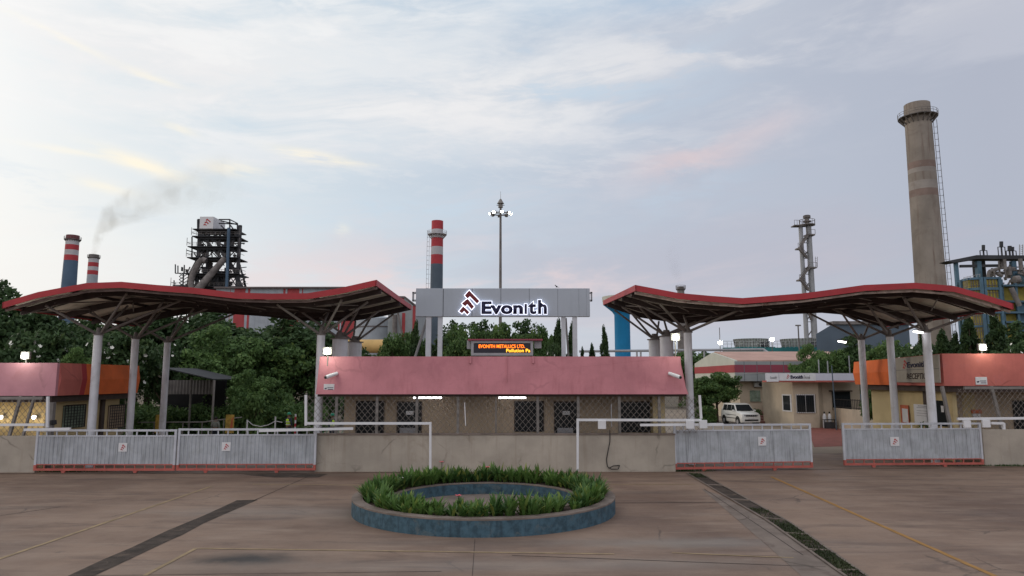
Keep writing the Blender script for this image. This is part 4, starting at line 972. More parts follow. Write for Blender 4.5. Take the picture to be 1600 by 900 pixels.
for k in range(8):
    a = k * math.pi / 4 + .15; c = Vector((xm + 1.2 * math.cos(a), YM + 1.2 * math.sin(a), zr)); o_ = Vector((math.cos(a), math.sin(a), -.35))
    m = MB(); m.beam(c - o_ * .12, c + o_ * .16, .36, .26); h = m.build('lamp_head', 'post', ms)
    m = MB(); m.beam(c + o_ * .161, c + o_ * .19, .30, .22); m.build('lens', 'lamp' if k in (4, 5, 6, 7, 0) else 'plate', h)

# ================================================================== CHIMNEYS
def chimney(nm, lab, px, pyt, wpx_t, wpx_b, Y, bands, plat=None, ladder=None, group=None, cap=None, basepy=440):
    T = W(px, pyt, Y); sc = (T - Vector((0, 0, CH))).length / FPX * 1.0
    depth = T.y * math.cos(PITCH) + (T.z - CH) * math.sin(PITCH); rt = wpx_t / 2 * depth / FPX
    q = W(px, basepy, Y); dq = q.y * math.cos(PITCH) + (q.z - CH) * math.sin(PITCH); rq = wpx_b / 2 * dq / FPX
    r_at = lambda z: rt + (rq - rt) * (T.z - z) / (T.z - q.z)
    t = thing(nm, lab, 'chimney', (T.x, Y, 0), group); zs = [(W(px, py, Y).z, mm_) for py, mm_ in bands] # from the top down: (bottom py, material)
    z1 = T.z
    for i, (z0, mm_) in enumerate(zs):
        z0 = max(z0, 0) if i < len(zs) - 1 else 0
        m = MB(); m.rev((T.x, Y, 0), [(r_at(z0), z0), (r_at(z1), z1 - .001)], 40)
        m.build('band' if i < len(zs) - 1 else 'shaft', mm_, t); z1 = z0
    m = MB(); m.rev((T.x, Y, 0), [(rt, T.z - .002), (rt * .86, T.z), (rt * .86, T.z - 4), (0, T.z - 4)], 32); m.build('flue', 'dark', t)
    if plat:
        zp = W(px, plat[0], Y).z; rp = r_at(zp); ro = rp * plat[1]; m = MB()
        m.rev((T.x, Y, zp), [(rp, -.12), (ro, -.12), (ro, .06), (rp, .06)], 32)
        for k in range(18):
            a = k * math.pi / 9; d = Vector((math.cos(a), math.sin(a), 0)); m.beam(Vector((T.x, Y, zp - .12)) + d * ro * .97, Vector((T.x, Y, zp - .12 - (ro - rp) * 1.1)) + d * rp, .14 * rt / 2, .14 * rt / 2)
        pl_ = m.build('platform', plat[2], t); m = MB()
        for hh in (.6, 1.15): m.rev((T.x, Y, zp + hh), [(ro - .03, 0), (ro + .03, 0), (ro + .03, .06), (ro - .03, .06)], 32)
        for k in range(20): a = k * math.pi / 10; d = Vector((math.cos(a), math.sin(a), 0)) * ro; m.beam(Vector((T.x, Y, zp)) + d, Vector((T.x, Y, zp + 1.2)) + d, .06)
        m.build('railing', plat[2], pl_)
    if ladder:
        sgn, off, w, mat_, z_top = ladder; m = MB(); zt_ = W(px, z_top, Y).z; zl = 4.0; n = int((zt_ - zl) / 1.55)
        P = lambda z, s: Vector((T.x + sgn * (r_at(z) + off + s), Y - r_at(z) * .25, z))
        for s in (0, w): m.beam(P(zl, s), P(zt_, s), .09)
        for i in range(n): z = zl + i * 1.55; m.beam(P(z, 0), P(z, w), .075); m.beam(P(z, 0), P(z, 0) + Vector((-sgn * off * 1.1, 0, 0)), .07) if i % 2 == 0 else None
        for i in range(n): z = zl + i * 1.55; m.beam(P(z, w) , P(z + .1, w * .5) + Vector((0, -.5, 0)), .05)
        m.build('ladder', mat_, t)
    return t, T, r_at
chimney('striped_chimney', 'red and white banded chimney with slate base behind the name sign', 683.5, 345.5, 18, 19.5, 230,
        [(359, 'stackred'), (372, 'stackwhite'), (386, 'stackred'), (398.5, 'stackwhite'), (413, 'stackred'), (600, 'stackslate')], (366.5, 1.62, 'stackwhite'), (-1, .55, .75, 'pipegrey', 360), basepy=450)
chimney('striped_chimney', 'taller of the two blue based banded chimneys beyond the closed gates', 114, 368, 18.5, 21, 300,
        [(376, M('soot red', (.16, .05, .055), .8, .2, .3)), (383, 'stackwhite'), (391, 'stackred'), (399, 'stackwhite'), (407.5, 'stackred'), (600, 'stackblue')], (374.5, 1.25, 'towergrey'), None, basepy=445, group='chimneys beyond the closed gates')
chimney('striped_chimney', 'shorter grey based banded chimney trailing smoke beyond the closed gates', 147, 398, 14.5, 15.5, 330,
        [(404, 'towergrey'), (410.5, 'stackwhite'), (417, 'stackred'), (423, 'stackwhite'), (429.5, 'stackred'), (600, 'shedwall')], (402.5, 1.22, 'towergrey'), None, basepy=442, group='chimneys beyond the closed gates')
ch, T, r_at = chimney('concrete_chimney', 'huge weathered concrete chimney with faded bands and a long ladder', 1432.5, 163.5, 36.5, 43.5, 165,
        [(255, 'conc'), (265, 'concband'), (272, 'concpale'), (285, 'conc'), (298, 'concpale'), (309, 'concband'), (600, 'conc')], (184, 1.50, 'towergrey'), (1, .35, .85, 'towergrey', 188), basepy=440)
chimney('small_chimney', 'short dark chimney stub rising behind the canopy, faintly smoking', 1063.5, 448.5, 10.5, 11, 240, [(600, 'towergrey')], (451.5, 1.4, 'towergrey'), None, basepy=460)

# ================================================================== BLAST FURNACE TOWER
YT = 240
bf = thing('furnace_tower', 'dark blast furnace frame tower with white emblem box on top', 'tower', (W(340, 450, YT).x, YT, 0))
def wp(px, py, Y=YT): return W(px, py, Y)
YTb = 248
legs = [(309, 343), (323, 362), (341, 362), (357, 362), (372, 352)]
for Yq in (YT, YTb):
    for (px, pt) in (legs if Yq == YT else legs[::2]):
        x = wp(px, 420, Yq).x; m = MB(); m.beam((x, Yq, 0), (x, Yq, wp(px, pt).z), 1.0 if px in (309, 372) else .6); m.build('leg', 'tower', bf)
decks = [(359, 305, 376), (370, 304, 379), (386, 297, 378), (403, 296, 378), (428, 292, 380), (448, 272, 384)]
for (py, a, b) in decks:
    za = wp(a, py).z; xa, xb = wp(a, py).x, wp(b, py).x
    m = MB(); m.bb((xa, YT - 2.0, za - .3), (xb - 1.0, YTb, za)); m.bb((xa + 2.2, YT - .8, za - 1.0), (xb - 2.4, YT - .4, za - .31)); d_ = m.build('deck', 'tower', bf)
    if py == 359: continue
    m = MB()
    for yy in (YT - 2.5,):
        for h in (.6, 1.2): m.beam((xa, yy, za + h), (xb, yy, za + h), .10)
        k = int((xb - xa) / 1.6)
        for i in range(k + 1): x = xa + (xb - xa) * i / k; m.beam((x, yy, za), (x, yy, za + 1.2), .09)
    for x in (xa, xb):
        m.beam((x, YT - 2.5, za + 1.2), (x, YT + 2, za + 1.2), .1); m.beam((x, YT - 2.5, za), (x, YT - 2.5, za + 2.8), .12)
    m.build('railing', 'towergrey', d_)
m = MB()
rows = [(359, 370), (370, 386), (386, 403), (403, 428), (428, 452), (452, 480)]
for (t0, t1) in rows:
    for (a, b) in zip(legs[:-1], legs[1:]):
        if (a[0] + t0) % 3 == 0: continue
        for Yq in (YT, YTb): m.beam(wp(a[0], t0, Yq), wp(b[0], t1, Yq), .27); m.beam(wp(b[0], t0, Yq), wp(a[0], t1, Yq), .27)
m.build('bracing', 'tower', bf)
m = MB(); m.beam(wp(309, 360), wp(345, 403), .8); m.beam(wp(372, 362), wp(352, 403), .7); m.beam(wp(322, 370), wp(372, 395), .7); m.beam(wp(340, 380), wp(360, 420), .9); m.beam(wp(357, 405), wp(378, 448), .8); m.beam(wp(300, 405), wp(300, 370), .35); m.beam(wp(296, 428), wp(309, 403), .5)
m.build('struts', 'tower', bf)
m = MB(); m.tube(wp(352, 403, YT - 3), wp(306, 456, YT - 4), 1.0, 1.4, 12); m.build('conveyor_chute', 'towergrey', bf)
m = MB(); m.path([wp(322, 408, YT - 2), wp(316, 405, YT - 2), wp(310, 412, YT - 2), wp(303, 424, YT - 2), wp(298, 440, YT - 2), wp(300, 455, YT - 2)], 1.05, 12); m.build('downcomer_pipe', 'towergrey', bf)
m = MB(); m.path([wp(328, 410, YT + 4), wp(325, 425, YT + 4), wp(321, 430, YT + 4), wp(312, 436, YT + 4)], 1.1, 12); m.build('gas_pipe', 'towergrey', bf)
m = MB(); m.tube(wp(357.5, 356, YT - 3), wp(354, 452, YT - 3), .5, .5, 12); m.build('blue_pipe', 'stackblue', bf)
m = MB(); m.tube(wp(343, 425, YT + 4), wp(343, 475, YT + 4), 2.6, 5.0, 20); m.build('furnace_shell', 'tower', bf)
m = MB(); random.seed(3)
for i in range(22):
    px, py = random.uniform(312, 370), random.choice([368, 385, 401, 426, 446]) ; w = random.uniform(.5, 1.8); h = random.uniform(.5, 2.0); q = wp(px, py, random.uniform(YT - 1, YTb)); m.bb((q.x - w / 2, q.y - .5, q.z), (q.x + w / 2, q.y + .5, q.z + h))
for i in range(22):
    a = wp(random.uniform(311, 371), random.uniform(362, 445), YT + random.uniform(-1, 10)); b = a + Vector((random.uniform(-5, 5), random.uniform(-2, 2), random.uniform(-5, 5))); m.tube(a, b, random.uniform(.15, .4), n=6)
m.build('machinery', 'tower', bf)
# emblem box and top frame
a = wp(312.5, 338.5, YT - 2); b = wp(334, 358.5, YT - 2); bx = MB(); bx.prism([(a.x, YT - 2, b.z), (b.x, YT - 2, b.z + .2), (b.x, YT - 2, a.z), (a.x, YT - 2, a.z)], (0, .2, 0))
bx = MB(); bx.bb((a.x, YT - 2, b.z), (b.x - .3, YT + 8, a.z)); e = bx.build('emblem_box', 'plate', bf)
e['label'] = 'white box with red emblem'
bx = MB(); q = wp(342, 341, YT + 8); bx.prism([(b.x - .29, YT - 2, b.z), (b.x - .29, YT - 2, a.z), (q.x + .3, YT + 2, a.z), (q.x + .3, YT + 2, b.z)], (.0, .05, 0)); bx.build('box_side', 'plate', e)
logo('logo', 'logored', e, wp(317.5, 347, YT - 2.05).x, wp(329.5, 347, YT - 2.05).x, wp(320, 352.5, YT - 2.05).z, wp(320, 341.5, YT - 2.05).z, YT - 2.05, .03)
m = MB()
for (p, q) in (((342, 343), (359, 343)), ((359, 343), (371, 349)), ((342, 349), (371, 350)), ((371, 349), (371, 370)), ((359, 343), (359, 365)), ((309, 343), (309, 362)), ((309, 343), (313, 343)), ((345, 352), (358, 365)), ((360, 352), (370, 365)), ((345, 345), (371, 351))):
    m.beam(wp(*p), wp(*q), .38)
m.build('top_frame', 'tower', bf)
# spreading lattice at the foot
m = MB()
for (a_, b_) in (((296, 428), (286, 480)), ((303, 428), (298, 480)), ((380, 428), (388, 480)), ((372, 405), (384, 448)), ((312, 405), (300, 448)), ((330, 428), (322, 452)), ((348, 428), (356, 452)), ((362, 428), (352, 452)), ((366, 428), (374, 452))):
    m.beam(wp(*a_), wp(*b_), .5)
for k in range(4):
    y0 = 428 + k * 6; m.beam(wp(372, y0), wp(384, y0 + 6), .25); m.beam(wp(384, y0), wp(374, y0 + 6), .25); m.beam(wp(296, y0), wp(306, y0 + 6), .25)
m.build('foot_lattice', 'tower', bf)
# small lattice beside
m = MB()
for px in (280, 287, 295, 300): m.beam(wp(px, 426 if px > 282 else 446), (wp(px, 440).x, YT, 0), .35)
for (p, q) in (((274, 427), (298, 427)), ((278, 427), (278, 415)), ((274, 427), (274, 413)), ((288, 427), (288, 414)), ((292, 427), (297, 417)), ((270, 446), (300, 446)), ((272, 446), (272, 438))): m.beam(wp(*p), wp(*q), .3)
for k in range(5):
    y0 = 427 + 5 * k; m.beam(wp(280, y0), wp(287, y0 + 5), .2); m.beam(wp(295, y0), wp(287, y0 + 5), .2); m.beam(wp(287, y0), wp(280, y0 + 5), .2)
m.bb(wp(283, 417, YT), wp(286, 424, YT + 1)); m.bb(wp(290, 421, YT), wp(294, 426, YT + 1))
m.build('side_lattice', 'tower', bf)

# ================================================================== FLARE STACK (twin pipes)
YK = 175
fs_ = thing('twin_pipe_tower', 'grey twin pipe stack with zigzag stairs and a round top platform', 'tower', (W(1262, 500, YK).x, YK, 0))
xA, xB_ = W(1256, 450, YK).x, W(1268.5, 450, YK).x
m = MB(); m.tube((xA, YK, 0), (xA, YK, W(1252, 352, YK).z), .58, .52, 14); m.build('pipe', 'pipegrey', fs_)
m = MB(); m.tube((xB_, YK, 0), (xB_, YK, W(1262, 349, YK).z), .78, .66, 16); m.build('pipe', 'pipegrey', fs_)
zt_ = W(1262, 351, YK).z; m = MB()
m.rev((xB_ - .3, YK, zt_), [(0, -.25), (1.9, -.25), (1.9, 0), (0, 0)], 24); m.bb((xA - 2.0, YK - 1.2, zt_ - .5), (xB_ - 1, YK + 1.2, zt_ - .26)); pf = m.build('top_platform', 'towergrey', fs_)
m = MB(); m.rev((xB_ - .3, YK, zt_ + 1.1), [(1.85, 0), (1.93, 0), (1.93, .1), (1.85, .1)], 20); m.beam((xA - 2, YK - 1.2, zt_ + .9), (xB_ - 1, YK - 1.2, zt_ + .9), .08)
for k in range(10): a = k * .628; m.beam((xB_ - .3 + 1.88 * math.cos(a), YK + 1.88 * math.sin(a), zt_), (xB_ - .3 + 1.88 * math.cos(a), YK + 1.88 * math.sin(a), zt_ + 1.15), .07)
for k in range(4): x = xA - 2 + k * .7; m.beam((x, YK - 1.2, zt_ - .3), (x, YK - 1.2, zt_ + .9), .07)
m.build('railing', 'towergrey', pf)
m = MB(); m.rev((xB_ - .3, YK, zt_), [(.5, 0), (.5, .5), (1.05, .7), (1.05, .9), (.55, 1.1), (.55, 1.5), (.9, 1.7), (.9, 2.3), (.6, 2.45), (0, 2.45)], 20); m.build('burner_head', 'towergrey', fs_)
for (pa, pb) in (((1262, 368), (1249, 388)), ((1248, 388), (1261, 403)), ((1265, 418), (1250, 436)), ((1250, 436), (1264, 454)), ((1256, 470), (1268, 500)),):
    m = MB(); a, b = W(*pa, YK - .9), W(*pb, YK - .9); m.beam(a, b, .8, .40); m.beam(a + Vector((0, -.35, .9)), b + Vector((0, -.35, .9)), .14); m.beam(a + Vector((0, -.35, .45)), b + Vector((0, -.35, .45)), .08); m.build('stair', 'towergrey', fs_)
for (px, py, w) in ((1264, 367, 6.5), (1248, 388, 4), (1266, 418, 7), (1250, 437, 4), (1255, 471, 4)):
    q = W(px, py, YK); wm = w / FPX * YK; m = MB(); m.bb((q.x - wm, YK - 1.3, q.z - .35), (q.x + wm, YK + .9, q.z))
    for x in (q.x - wm, q.x + wm): m.beam((x, YK - 1.3, q.z), (x, YK - 1.3, q.z + 1.1), .09)
    m.beam((q.x - wm, YK - 1.3, q.z + 1.1), (q.x + wm, YK - 1.3, q.z + 1.1), .08); m.build('landing', 'towergrey', fs_)
m = MB(); q0, q1 = W(1274, 401, YK), W(1274, 418, YK); 
for dx_ in (0, .5): m.beam((q0.x + dx_, YK, q0.z), (q1.x + dx_, YK, q1.z), .08)
for k in range(6): z = q1.z + (q0.z - q1.z) * k / 6; m.beam((q1.x, YK, z), (q1.x + .5, YK, z), .06)
m.build('ladder', 'towergrey', fs_)
m = MB()
for k in range(9):
    z0 = 6 + k * 4.0; m.beam((xA, YK, z0), (xB_, YK, z0 + 2.6), .22); m.beam((xA, YK, z0), (xB_, YK, z0), .16)
m.build('ties', 'towergrey', fs_)
# ================================================================== WATER TANK TOWER (blue)
YW = 120
wt = thing('blue_silo', 'bright blue column tank with pale rim behind the canopy tip', 'tank', (W(972, 520, YW).x, YW, 0)); xw = W(972.5, 520, YW).x
m = MB(); zz_ = lambda py: W(972, py, YW).z
m.rev((xw, YW, 0), [(1.32, 0), (1.32, zz_(492)), (1.7, zz_(487)), (3.2, zz_(476))], 32); m.build('shaft', 'bluetank', wt)
m = MB(); m.rev((xw, YW, 0), [(3.2, zz_(476)), (3.35, zz_(468)), (3.35, zz_(464)), (0, zz_(462))], 32); m.build('tank', 'offwhite', wt)

# ================================================================== FACTORY SHEDS
YH = 190
sh = thing('factory_shed', 'long corrugated factory shed with red panels behind the wavy canopy', 'shed', (W(440, 500, YH).x, YH, 0))
def corr(px0, px1, py0, py1, Y, mat, nm, par, pitch=.9):
    a, b = W(px0, py0, Y), W(px1, py1, Y); m = MB(); n = max(2, int((b.x - a.x) / pitch)); vs = []; z0 = min(b.z, a.z); 
    for i in range(n + 1):
        x = a.x + (b.x - a.x) * i / n; vs += [(x, Y + (.12 if i % 2 else 0), max(0, b.z)), (x, Y + (.12 if i % 2 else 0), a.z)]
    m.add(vs, [(2 * i, 2 * i + 2, 2 * i + 3, 2 * i + 1) for i in range(n)]); return m.build(nm, mat, par, smooth=False)
for a, b, mm_ in ((338, 360, 'shedwall'), (360, 384, 'shedred'), (384, 443, 'shedwall'), (443, 468, 'shedred'), (468, 530, 'shedwall'), (530, 556, 'shedred'), (556, 590, 'shedwall')):
    corr(a, b, 450.5, 600, YH, mm_, 'wall_panel', sh)
m = MB(); a, b = W(336, 448.5, YH), W(592, 451, YH); m.bb((a.x, YH - .8, b.z), (b.x, YH + 30, a.z)); m.build('roof', 'shedroof', sh)
m = MB(); a = W(556, 495, YH - 6); b = W(618, 540, YH - 6); cx = (a.x + b.x) / 2
tk = thing('round_tank', 'pale corrugated round tank behind the canopy, above a yellow pipe', 'tank', (W(588, 500, YH - 22).x, YH - 22, 0)); r_ = 32 / FPX * (YH - 22)
zt_ = W(588, 497, YH - 26).z
m.rev((W(588, 500, YH - 22).x, YH - 22, 0), [(r_ + (.06 if 0 else 0), 0), (r_, zt_), (0, zt_ + 1.2)], 56); m.build('shell', 'shedwall', tk)
m = MB(); m.rev((W(588, 500, YH - 22).x, YH - 22, W(588, 511, YH - 26).z), [(r_ + .03, 0), (r_ + .12, 0), (r_ + .12, .25), (r_ + .03, .25)], 56); m.build('hoop', 'shedroof', tk)
YQ = 150
gb = thing('gabled_factory', 'tall grey gabled factory end with red edge strips beside the name sign', 'building', (W(632, 520, YQ).x, YQ, 0))
ap = W(633, 465.5, YQ); pl_l, pr_l = W(607, 464.5, YQ), W(649, 479, YQ)
P = [W(607, 465, YQ), ap, W(648.5, 479.5, YQ)]
m = MB(); m.prism([(P[0].x, YQ, 0), (P[2].x, YQ, 0), (P[2].x, YQ, P[2].z), (P[1].x, YQ, P[1].z), (P[0].x, YQ, P[0].z)], (0, 30, 0)); m.build('walls', 'greyclad', gb, smooth=False)
m = MB(); m.prism([(P[0].x - .2, YQ - .3, P[0].z), (P[1].x, YQ - .3, P[1].z), (P[2].x + .3, YQ - .3, P[2].z), (P[2].x + .3, YQ - .3, P[2].z + .3), (P[1].x, YQ - .3, P[1].z + .35), (P[0].x - .2, YQ - .3, P[0].z + .35)], (0, 31, 0)); m.build('roof', 'shedroof', gb, smooth=False)
for a, b, t0 in ((628.5, 632.5, 489), (645, 648.6, 478), (624, 631, 465.8)):
    m = MB(); A, B = W(a, t0, YQ), W(b, 530 if t0 > 470 else 470, YQ); m.bb((A.x, YQ - .06, 0 if t0 > 470 else B.z), (B.x, YQ - .002, A.z)); m.build('red_strip', 'shedred', gb)
m = MB(); m.tube(W(617, 492, YQ - 1), W(617, 520, YQ - 1), .5, .5, 10); m.tube(W(620, 480, YQ - 2), W(628, 520, YQ - 2), .2); m.build('downpipe', 'towergrey', gb)
m = MB(); m.tube(W(540, 541, 120), W(606, 541, 120), 1.15, 1.15, 24); tag(m.build('ochre_pipe', 'pipeyellow'), 'fat ochre pipeline above the trees behind the gatehouse', 'pipe')
m = MB(); m.tube(W(905, 549, 90), W(1193, 546, 90), .16, .16, 8)
for px in (995, 1001, 1100): m.tube(W(px, 547, 90), (W(px, 547, 90).x, 90, 0), .12, .12, 6)
tag(m.build('pipe_bridge', 'pipegrey'), 'slim grey pipeline on posts running behind the blue silo', 'pipe')
m = MB(); m.tube(W(1193, 546, 90), W(1201, 552, 89), .16, .16, 8); tag(m.build('pipe_bend', 'pipegrey'), 'sloping end of the slim pipeline above the gabled office', 'pipe')
# cooling towers and teal wall
YC = 130
def ctower(px0, px1, lab):
    a, b = W(px0, 530, YC), W(px1, 530, YC); cx = (a.x + b.x) / 2; r = (b.x - a.x) / 2; z1 = W(1200, 530, YC).z; z0 = W(1200, 543, YC).z
    t = thing('cooling_tower', lab, 'cooling tower', (cx, YC, 0), 'cooling towers over the teal wall'); m = MB()
    m.rev((cx, YC, 0), [(r * .9, z0), (r, z1), (r * .97, z1), (r * .87, z0)], 40); c_ = m.build('fan_shroud', 'coolt', t); m = MB()
    for k in range(36): q = k * math.pi / 18; d = Vector((math.cos(q), math.sin(q), 0)); m.beam(Vector((cx, YC, z0)) + d * (r * .905), Vector((cx, YC, z1)) + d * (r * 1.005), .09)
    m.build('ribs', 'towergrey', c_)
    m = MB(); m.bb((cx - r * 1.1, YC - r, 0), (cx + r * 1.1, YC + r, z0 - .002)); m.build('basin_housing', 'tealwall', t)
    m = MB(); m.bb((cx + r * .3, YC - r * 1.05, z0 ), (cx + r * .55, YC - r * .9, z0 + .8)); m.tube((cx + r * .7, YC - r * 1.02, z0), (cx + r * .7, YC - r * 1.02, z0 + 1), .2); m.build('motor', 'tower', t)
ctower(1147, 1198.5, 'pale ribbed cooling tower over the teal wall, nearer the small lamp pole'); ctower(1220.5, 1275, 'pale ribbed cooling tower over the teal wall, beside the twin pipe stack')
ctower(1293, 1335, 'pale ribbed cooling tower over the teal wall, partly behind the dark shed')
tw = thing('teal_wall', 'long teal clad plant wall beneath the cooling towers', 'wall', (W(1200, 548, YC - 8).x, YC - 8, 0))
m = MB(); a, b = W(1130, 543, YC - 8), W(1345, 543, YC - 8); m.bb((a.x, YC - 8, 0), (b.x, YC - 7.6, a.z)); m.build('cladding', 'tealwall', tw)
m = MB()
for h in (.6, 1.1): m.beam((a.x, YC - 8, a.z + h), (b.x, YC - 8, a.z + h), .07)
for k in range(34): x = a.x + (b.x - a.x) * k / 33; m.beam((x, YC - 8, a.z), (x, YC - 8, a.z + 1.1), .06)
m.build('railing', 'pipegrey', tw)
ds = thing('dark_shed', 'dark slate shed with brown roof edge behind the canopy struts', 'shed', (W(1310, 520, 110).x, 110, 0))
m = MB(); a = W(1275, 522, 110); b = W(1300, 507, 110); c_ = W(1420, 507, 110); m.prism([(a.x, 110, 0), (c_.x, 110, 0), (c_.x, 110, b.z), (b.x, 110, b.z), (a.x, 110, a.z)], (1.5, 3, 0)); m.build('walls', 'stackslate', ds, smooth=False)
m = MB(); m.bb((b.x, 109.6, b.z), (c_.x, 112, b.z + .5)); m.build('roof', 'towergrey', ds)
for k, (px, py, lab) in enumerate(((1125, 536, 'thin lamp pole with small glowing lamp near the cooling towers'), (1206, 531, 'lit floodlight standing between the two pale cooling towers'), (1317, 505, 'slim pole with an unlit square head above the guard cabin'))):
    Yp = 118; q = W(px, py, Yp); t = thing('lamp_post', lab, 'lamp post', (q.x, Yp, 0)); m = MB(); m.tube((q.x, Yp, 0), (q.x, Yp, q.z + (2.6 if k == 0 else 0)), .09, .06, 8); m.build('pole', 'towergrey', t)
    m = MB(); m.box(q + Vector((0, -.12, .05)), (.6, .2, .4)); m.build('lamp', 'lamp' if k < 2 else 'towergrey', t)
m = MB(); m.tube(W(1247, 509, 110), (W(1247, 509, 110).x, 110, 0), .1); m.box(W(1247, 508.5, 110), (.8, .3, .2)); tag(m.build('street_lamp', 'towergrey'), 'thin dark post with flat cap close to the twin pipe stack', 'post')

# ================================================================== PLANT BUILDING (far east)
YP = 135
pb_ = thing('plant_building', 'yellow and blue clad process plant under a dark pitched roof', 'plant', (W(1560, 450, YP).x, YP, 0))
m = MB(); m.prism([W(1479, 408, YP), W(1526, 398.5, YP), W(1640, 399, YP), W(1640, 405, YP), W(1526, 404.5, YP), W(1490, 410.5, YP)], (0, 2.5, 0)); m.build('roof', 'tower', pb_, smooth=False)
for px, r_ in ((1500, .3), (1535, .42), (1590, .42), (1640, .4)):
    m = MB(); x = W(px, 430, YP).x; m.beam((x, YP + 1, 0), (x, YP + 1, W(px, 407, YP).z), r_ * 2); m.build('pillar', 'plantblue', pb_)
m = MB(); m.beam(W(1500, 416, YP + 1), W(1560, 415, YP + 1), .5)
for px in (1541, 1553): m.tube((W(px, 430, YP).x, YP + 3, W(px, 440, YP).z), (W(px, 430, YP).x, YP + 3, W(px, 404, YP).z), .5)
m.build('girders', 'tower', pb_)
m = MB(); q = [W(1503, 443, YP - 1), W(1513, 438, YP - 3), W(1535, 434, YP - 4), W(1563, 434, YP - 4)]
base = [(p.x, p.y) for p in q] + [(q[3].x + 6, YP + 8), (q[0].x + 6, YP + 8)]
zt_ = W(1540, 434, YP - 4).z
m.prism([(x, y, 0) for x, y in base], (0, 0, zt_)); m.build('silo_body', 'yellow', pb_, smooth=False)
m = MB()
for (t0, t1) in ((433, 436.5), (449, 453), (466, 470), (487, 490), (508, 511)):
    z1, z0 = W(1540, t0, YP - 4).z, W(1540, t1, YP - 4).z
    for (a, b) in zip(q[:-1], q[1:]): m.beam((a.x, a.y - .15, (z0 + z1) / 2), (b.x, b.y - .15, (z0 + z1) / 2), .3, z1 - z0)
for px in (1503, 1513, 1524, 1535, 1540, 1563): 
    y = YP - 4.2 if px >= 1535 else YP - 4.2 + (1535 - px) / 32 * 3.2; x = W(px, 460, y).x; m.beam((x, y, 0), (x, y, zt_), .45)
m.build('blue_frame', 'plantblue', pb_)
m = MB()
for (a, b) in zip(q[:-1], q[1:]):
    for k in range(1, 6): p_ = a.lerp(b, k / 6); m.beam((p_.x, p_.y - .08, 0), (p_.x, p_.y - .08, zt_), .10)
    for k in range(1, 16): m.beam((a.x, a.y - .08, zt_ * k / 16), (b.x, b.y - .08, zt_ * k / 16), .10)
m.build('panel_ribs', 'towergrey', pb_)
m = MB(); a = W(1566, 447, YP - 2); b = W(1650, 447, YP - 2); m.bb((a.x, YP - 2, 0), (b.x, YP + 10, a.z)); m.build('lower_block', 'yellow', pb_)
m = MB(); m.bb((W(1585, 447, YP - 2.2).x, YP - 2.4, W(1580, 520, YP).z), (b.x, YP - 2.05, W(1580, 472, YP).z)); m.bb((W(1590, 428, YP).x, YP - 2.4, W(1580, 446, YP).z), (b.x, YP + 1, W(1580, 426, YP).z))
for py in (445, 470, 487, 502): 
    z = W(1600, py, YP - 3).z; m.bb((a.x - 1, YP - 3.6, z - .35), (b.x, YP - 2.05, z))
for px in (1566, 1588): x = W(px, 460, YP - 3).x; m.beam((x, YP - 3, 0), (x, YP - 3, W(1580, 440, YP).z), .4)
m.build('blue_frame', 'plantblue', pb_)
m = MB(); random.seed(11)
for k in range(44):
    a_ = W(random.uniform(1545, 1600), random.uniform(416, 446), YP + random.uniform(-2, 4)); b_ = a_ + random.choice([Vector((random.uniform(1, 3), 0, 0)), Vector((0, 0, random.uniform(1, 2.4))), Vector((random.uniform(-1, 1), 0, random.uniform(-1, 1)))]); m.tube(a_, b_, random.uniform(.10, .42), n=8)
m.tube(W(1544, 434, YP - 1), W(1546, 424, YP - 1), .35); m.tube(W(1546, 424, YP - 1), W(1560, 420, YP - 1), .35); m.tube(W(1580, 450, YP - 5), W(1593, 478, YP - 5), .45)
m.tube(W(1585, 437, YP - 5), W(1592, 436, YP - 5), .7)
m.build('process_pipes', 'towergrey', pb_)
for (px, py0, py1, w) in ((1536.5, 383, 391.5, 5), (1564.5, 377.5, 386, 5.5), (1577.5, 384.5, 392, 6), (1582, 386, 392, 5)):
    m = MB(); c0 = W(px, py1, YP + 5); c1 = W(px, py0, YP + 5); m.tube(c0, c1, w / 2 / FPX * YP, n=12); m.tube((c0.x, c0.y, W(px, 402, YP + 5).z), c0, .16)
    for s in (-.7, .7): m.beam((c0.x + s, c0.y, W(px, 400, YP + 5).z), (c0.x + s, c0.y, c0.z), .13); m.beam((c0.x + s, c0.y, c0.z), (c0.x, c0.y, c0.z), .12)
    m.build('roof_vent', 'tower', pb_)
m = MB()
for s in (1593, 1598): m.beam(W(s, 401, YP + 5), W(s, 382, YP + 5), .12)
for k in range(5): m.beam(W(1593, 385 + 3 * k, YP + 5), W(1598, 383.5 + 3 * k, YP + 5), .09)
m.beam(W(1506, 434, YP - 3), W(1532, 428, YP - 4), .08)
for k in range(6): m.beam(W(1506 + 5 * k, 438 - k, YP - 3.5), W(1506 + 5 * k, 433 - k, YP - 3.5), .07)
m.build('railing', 'pipegrey', pb_)

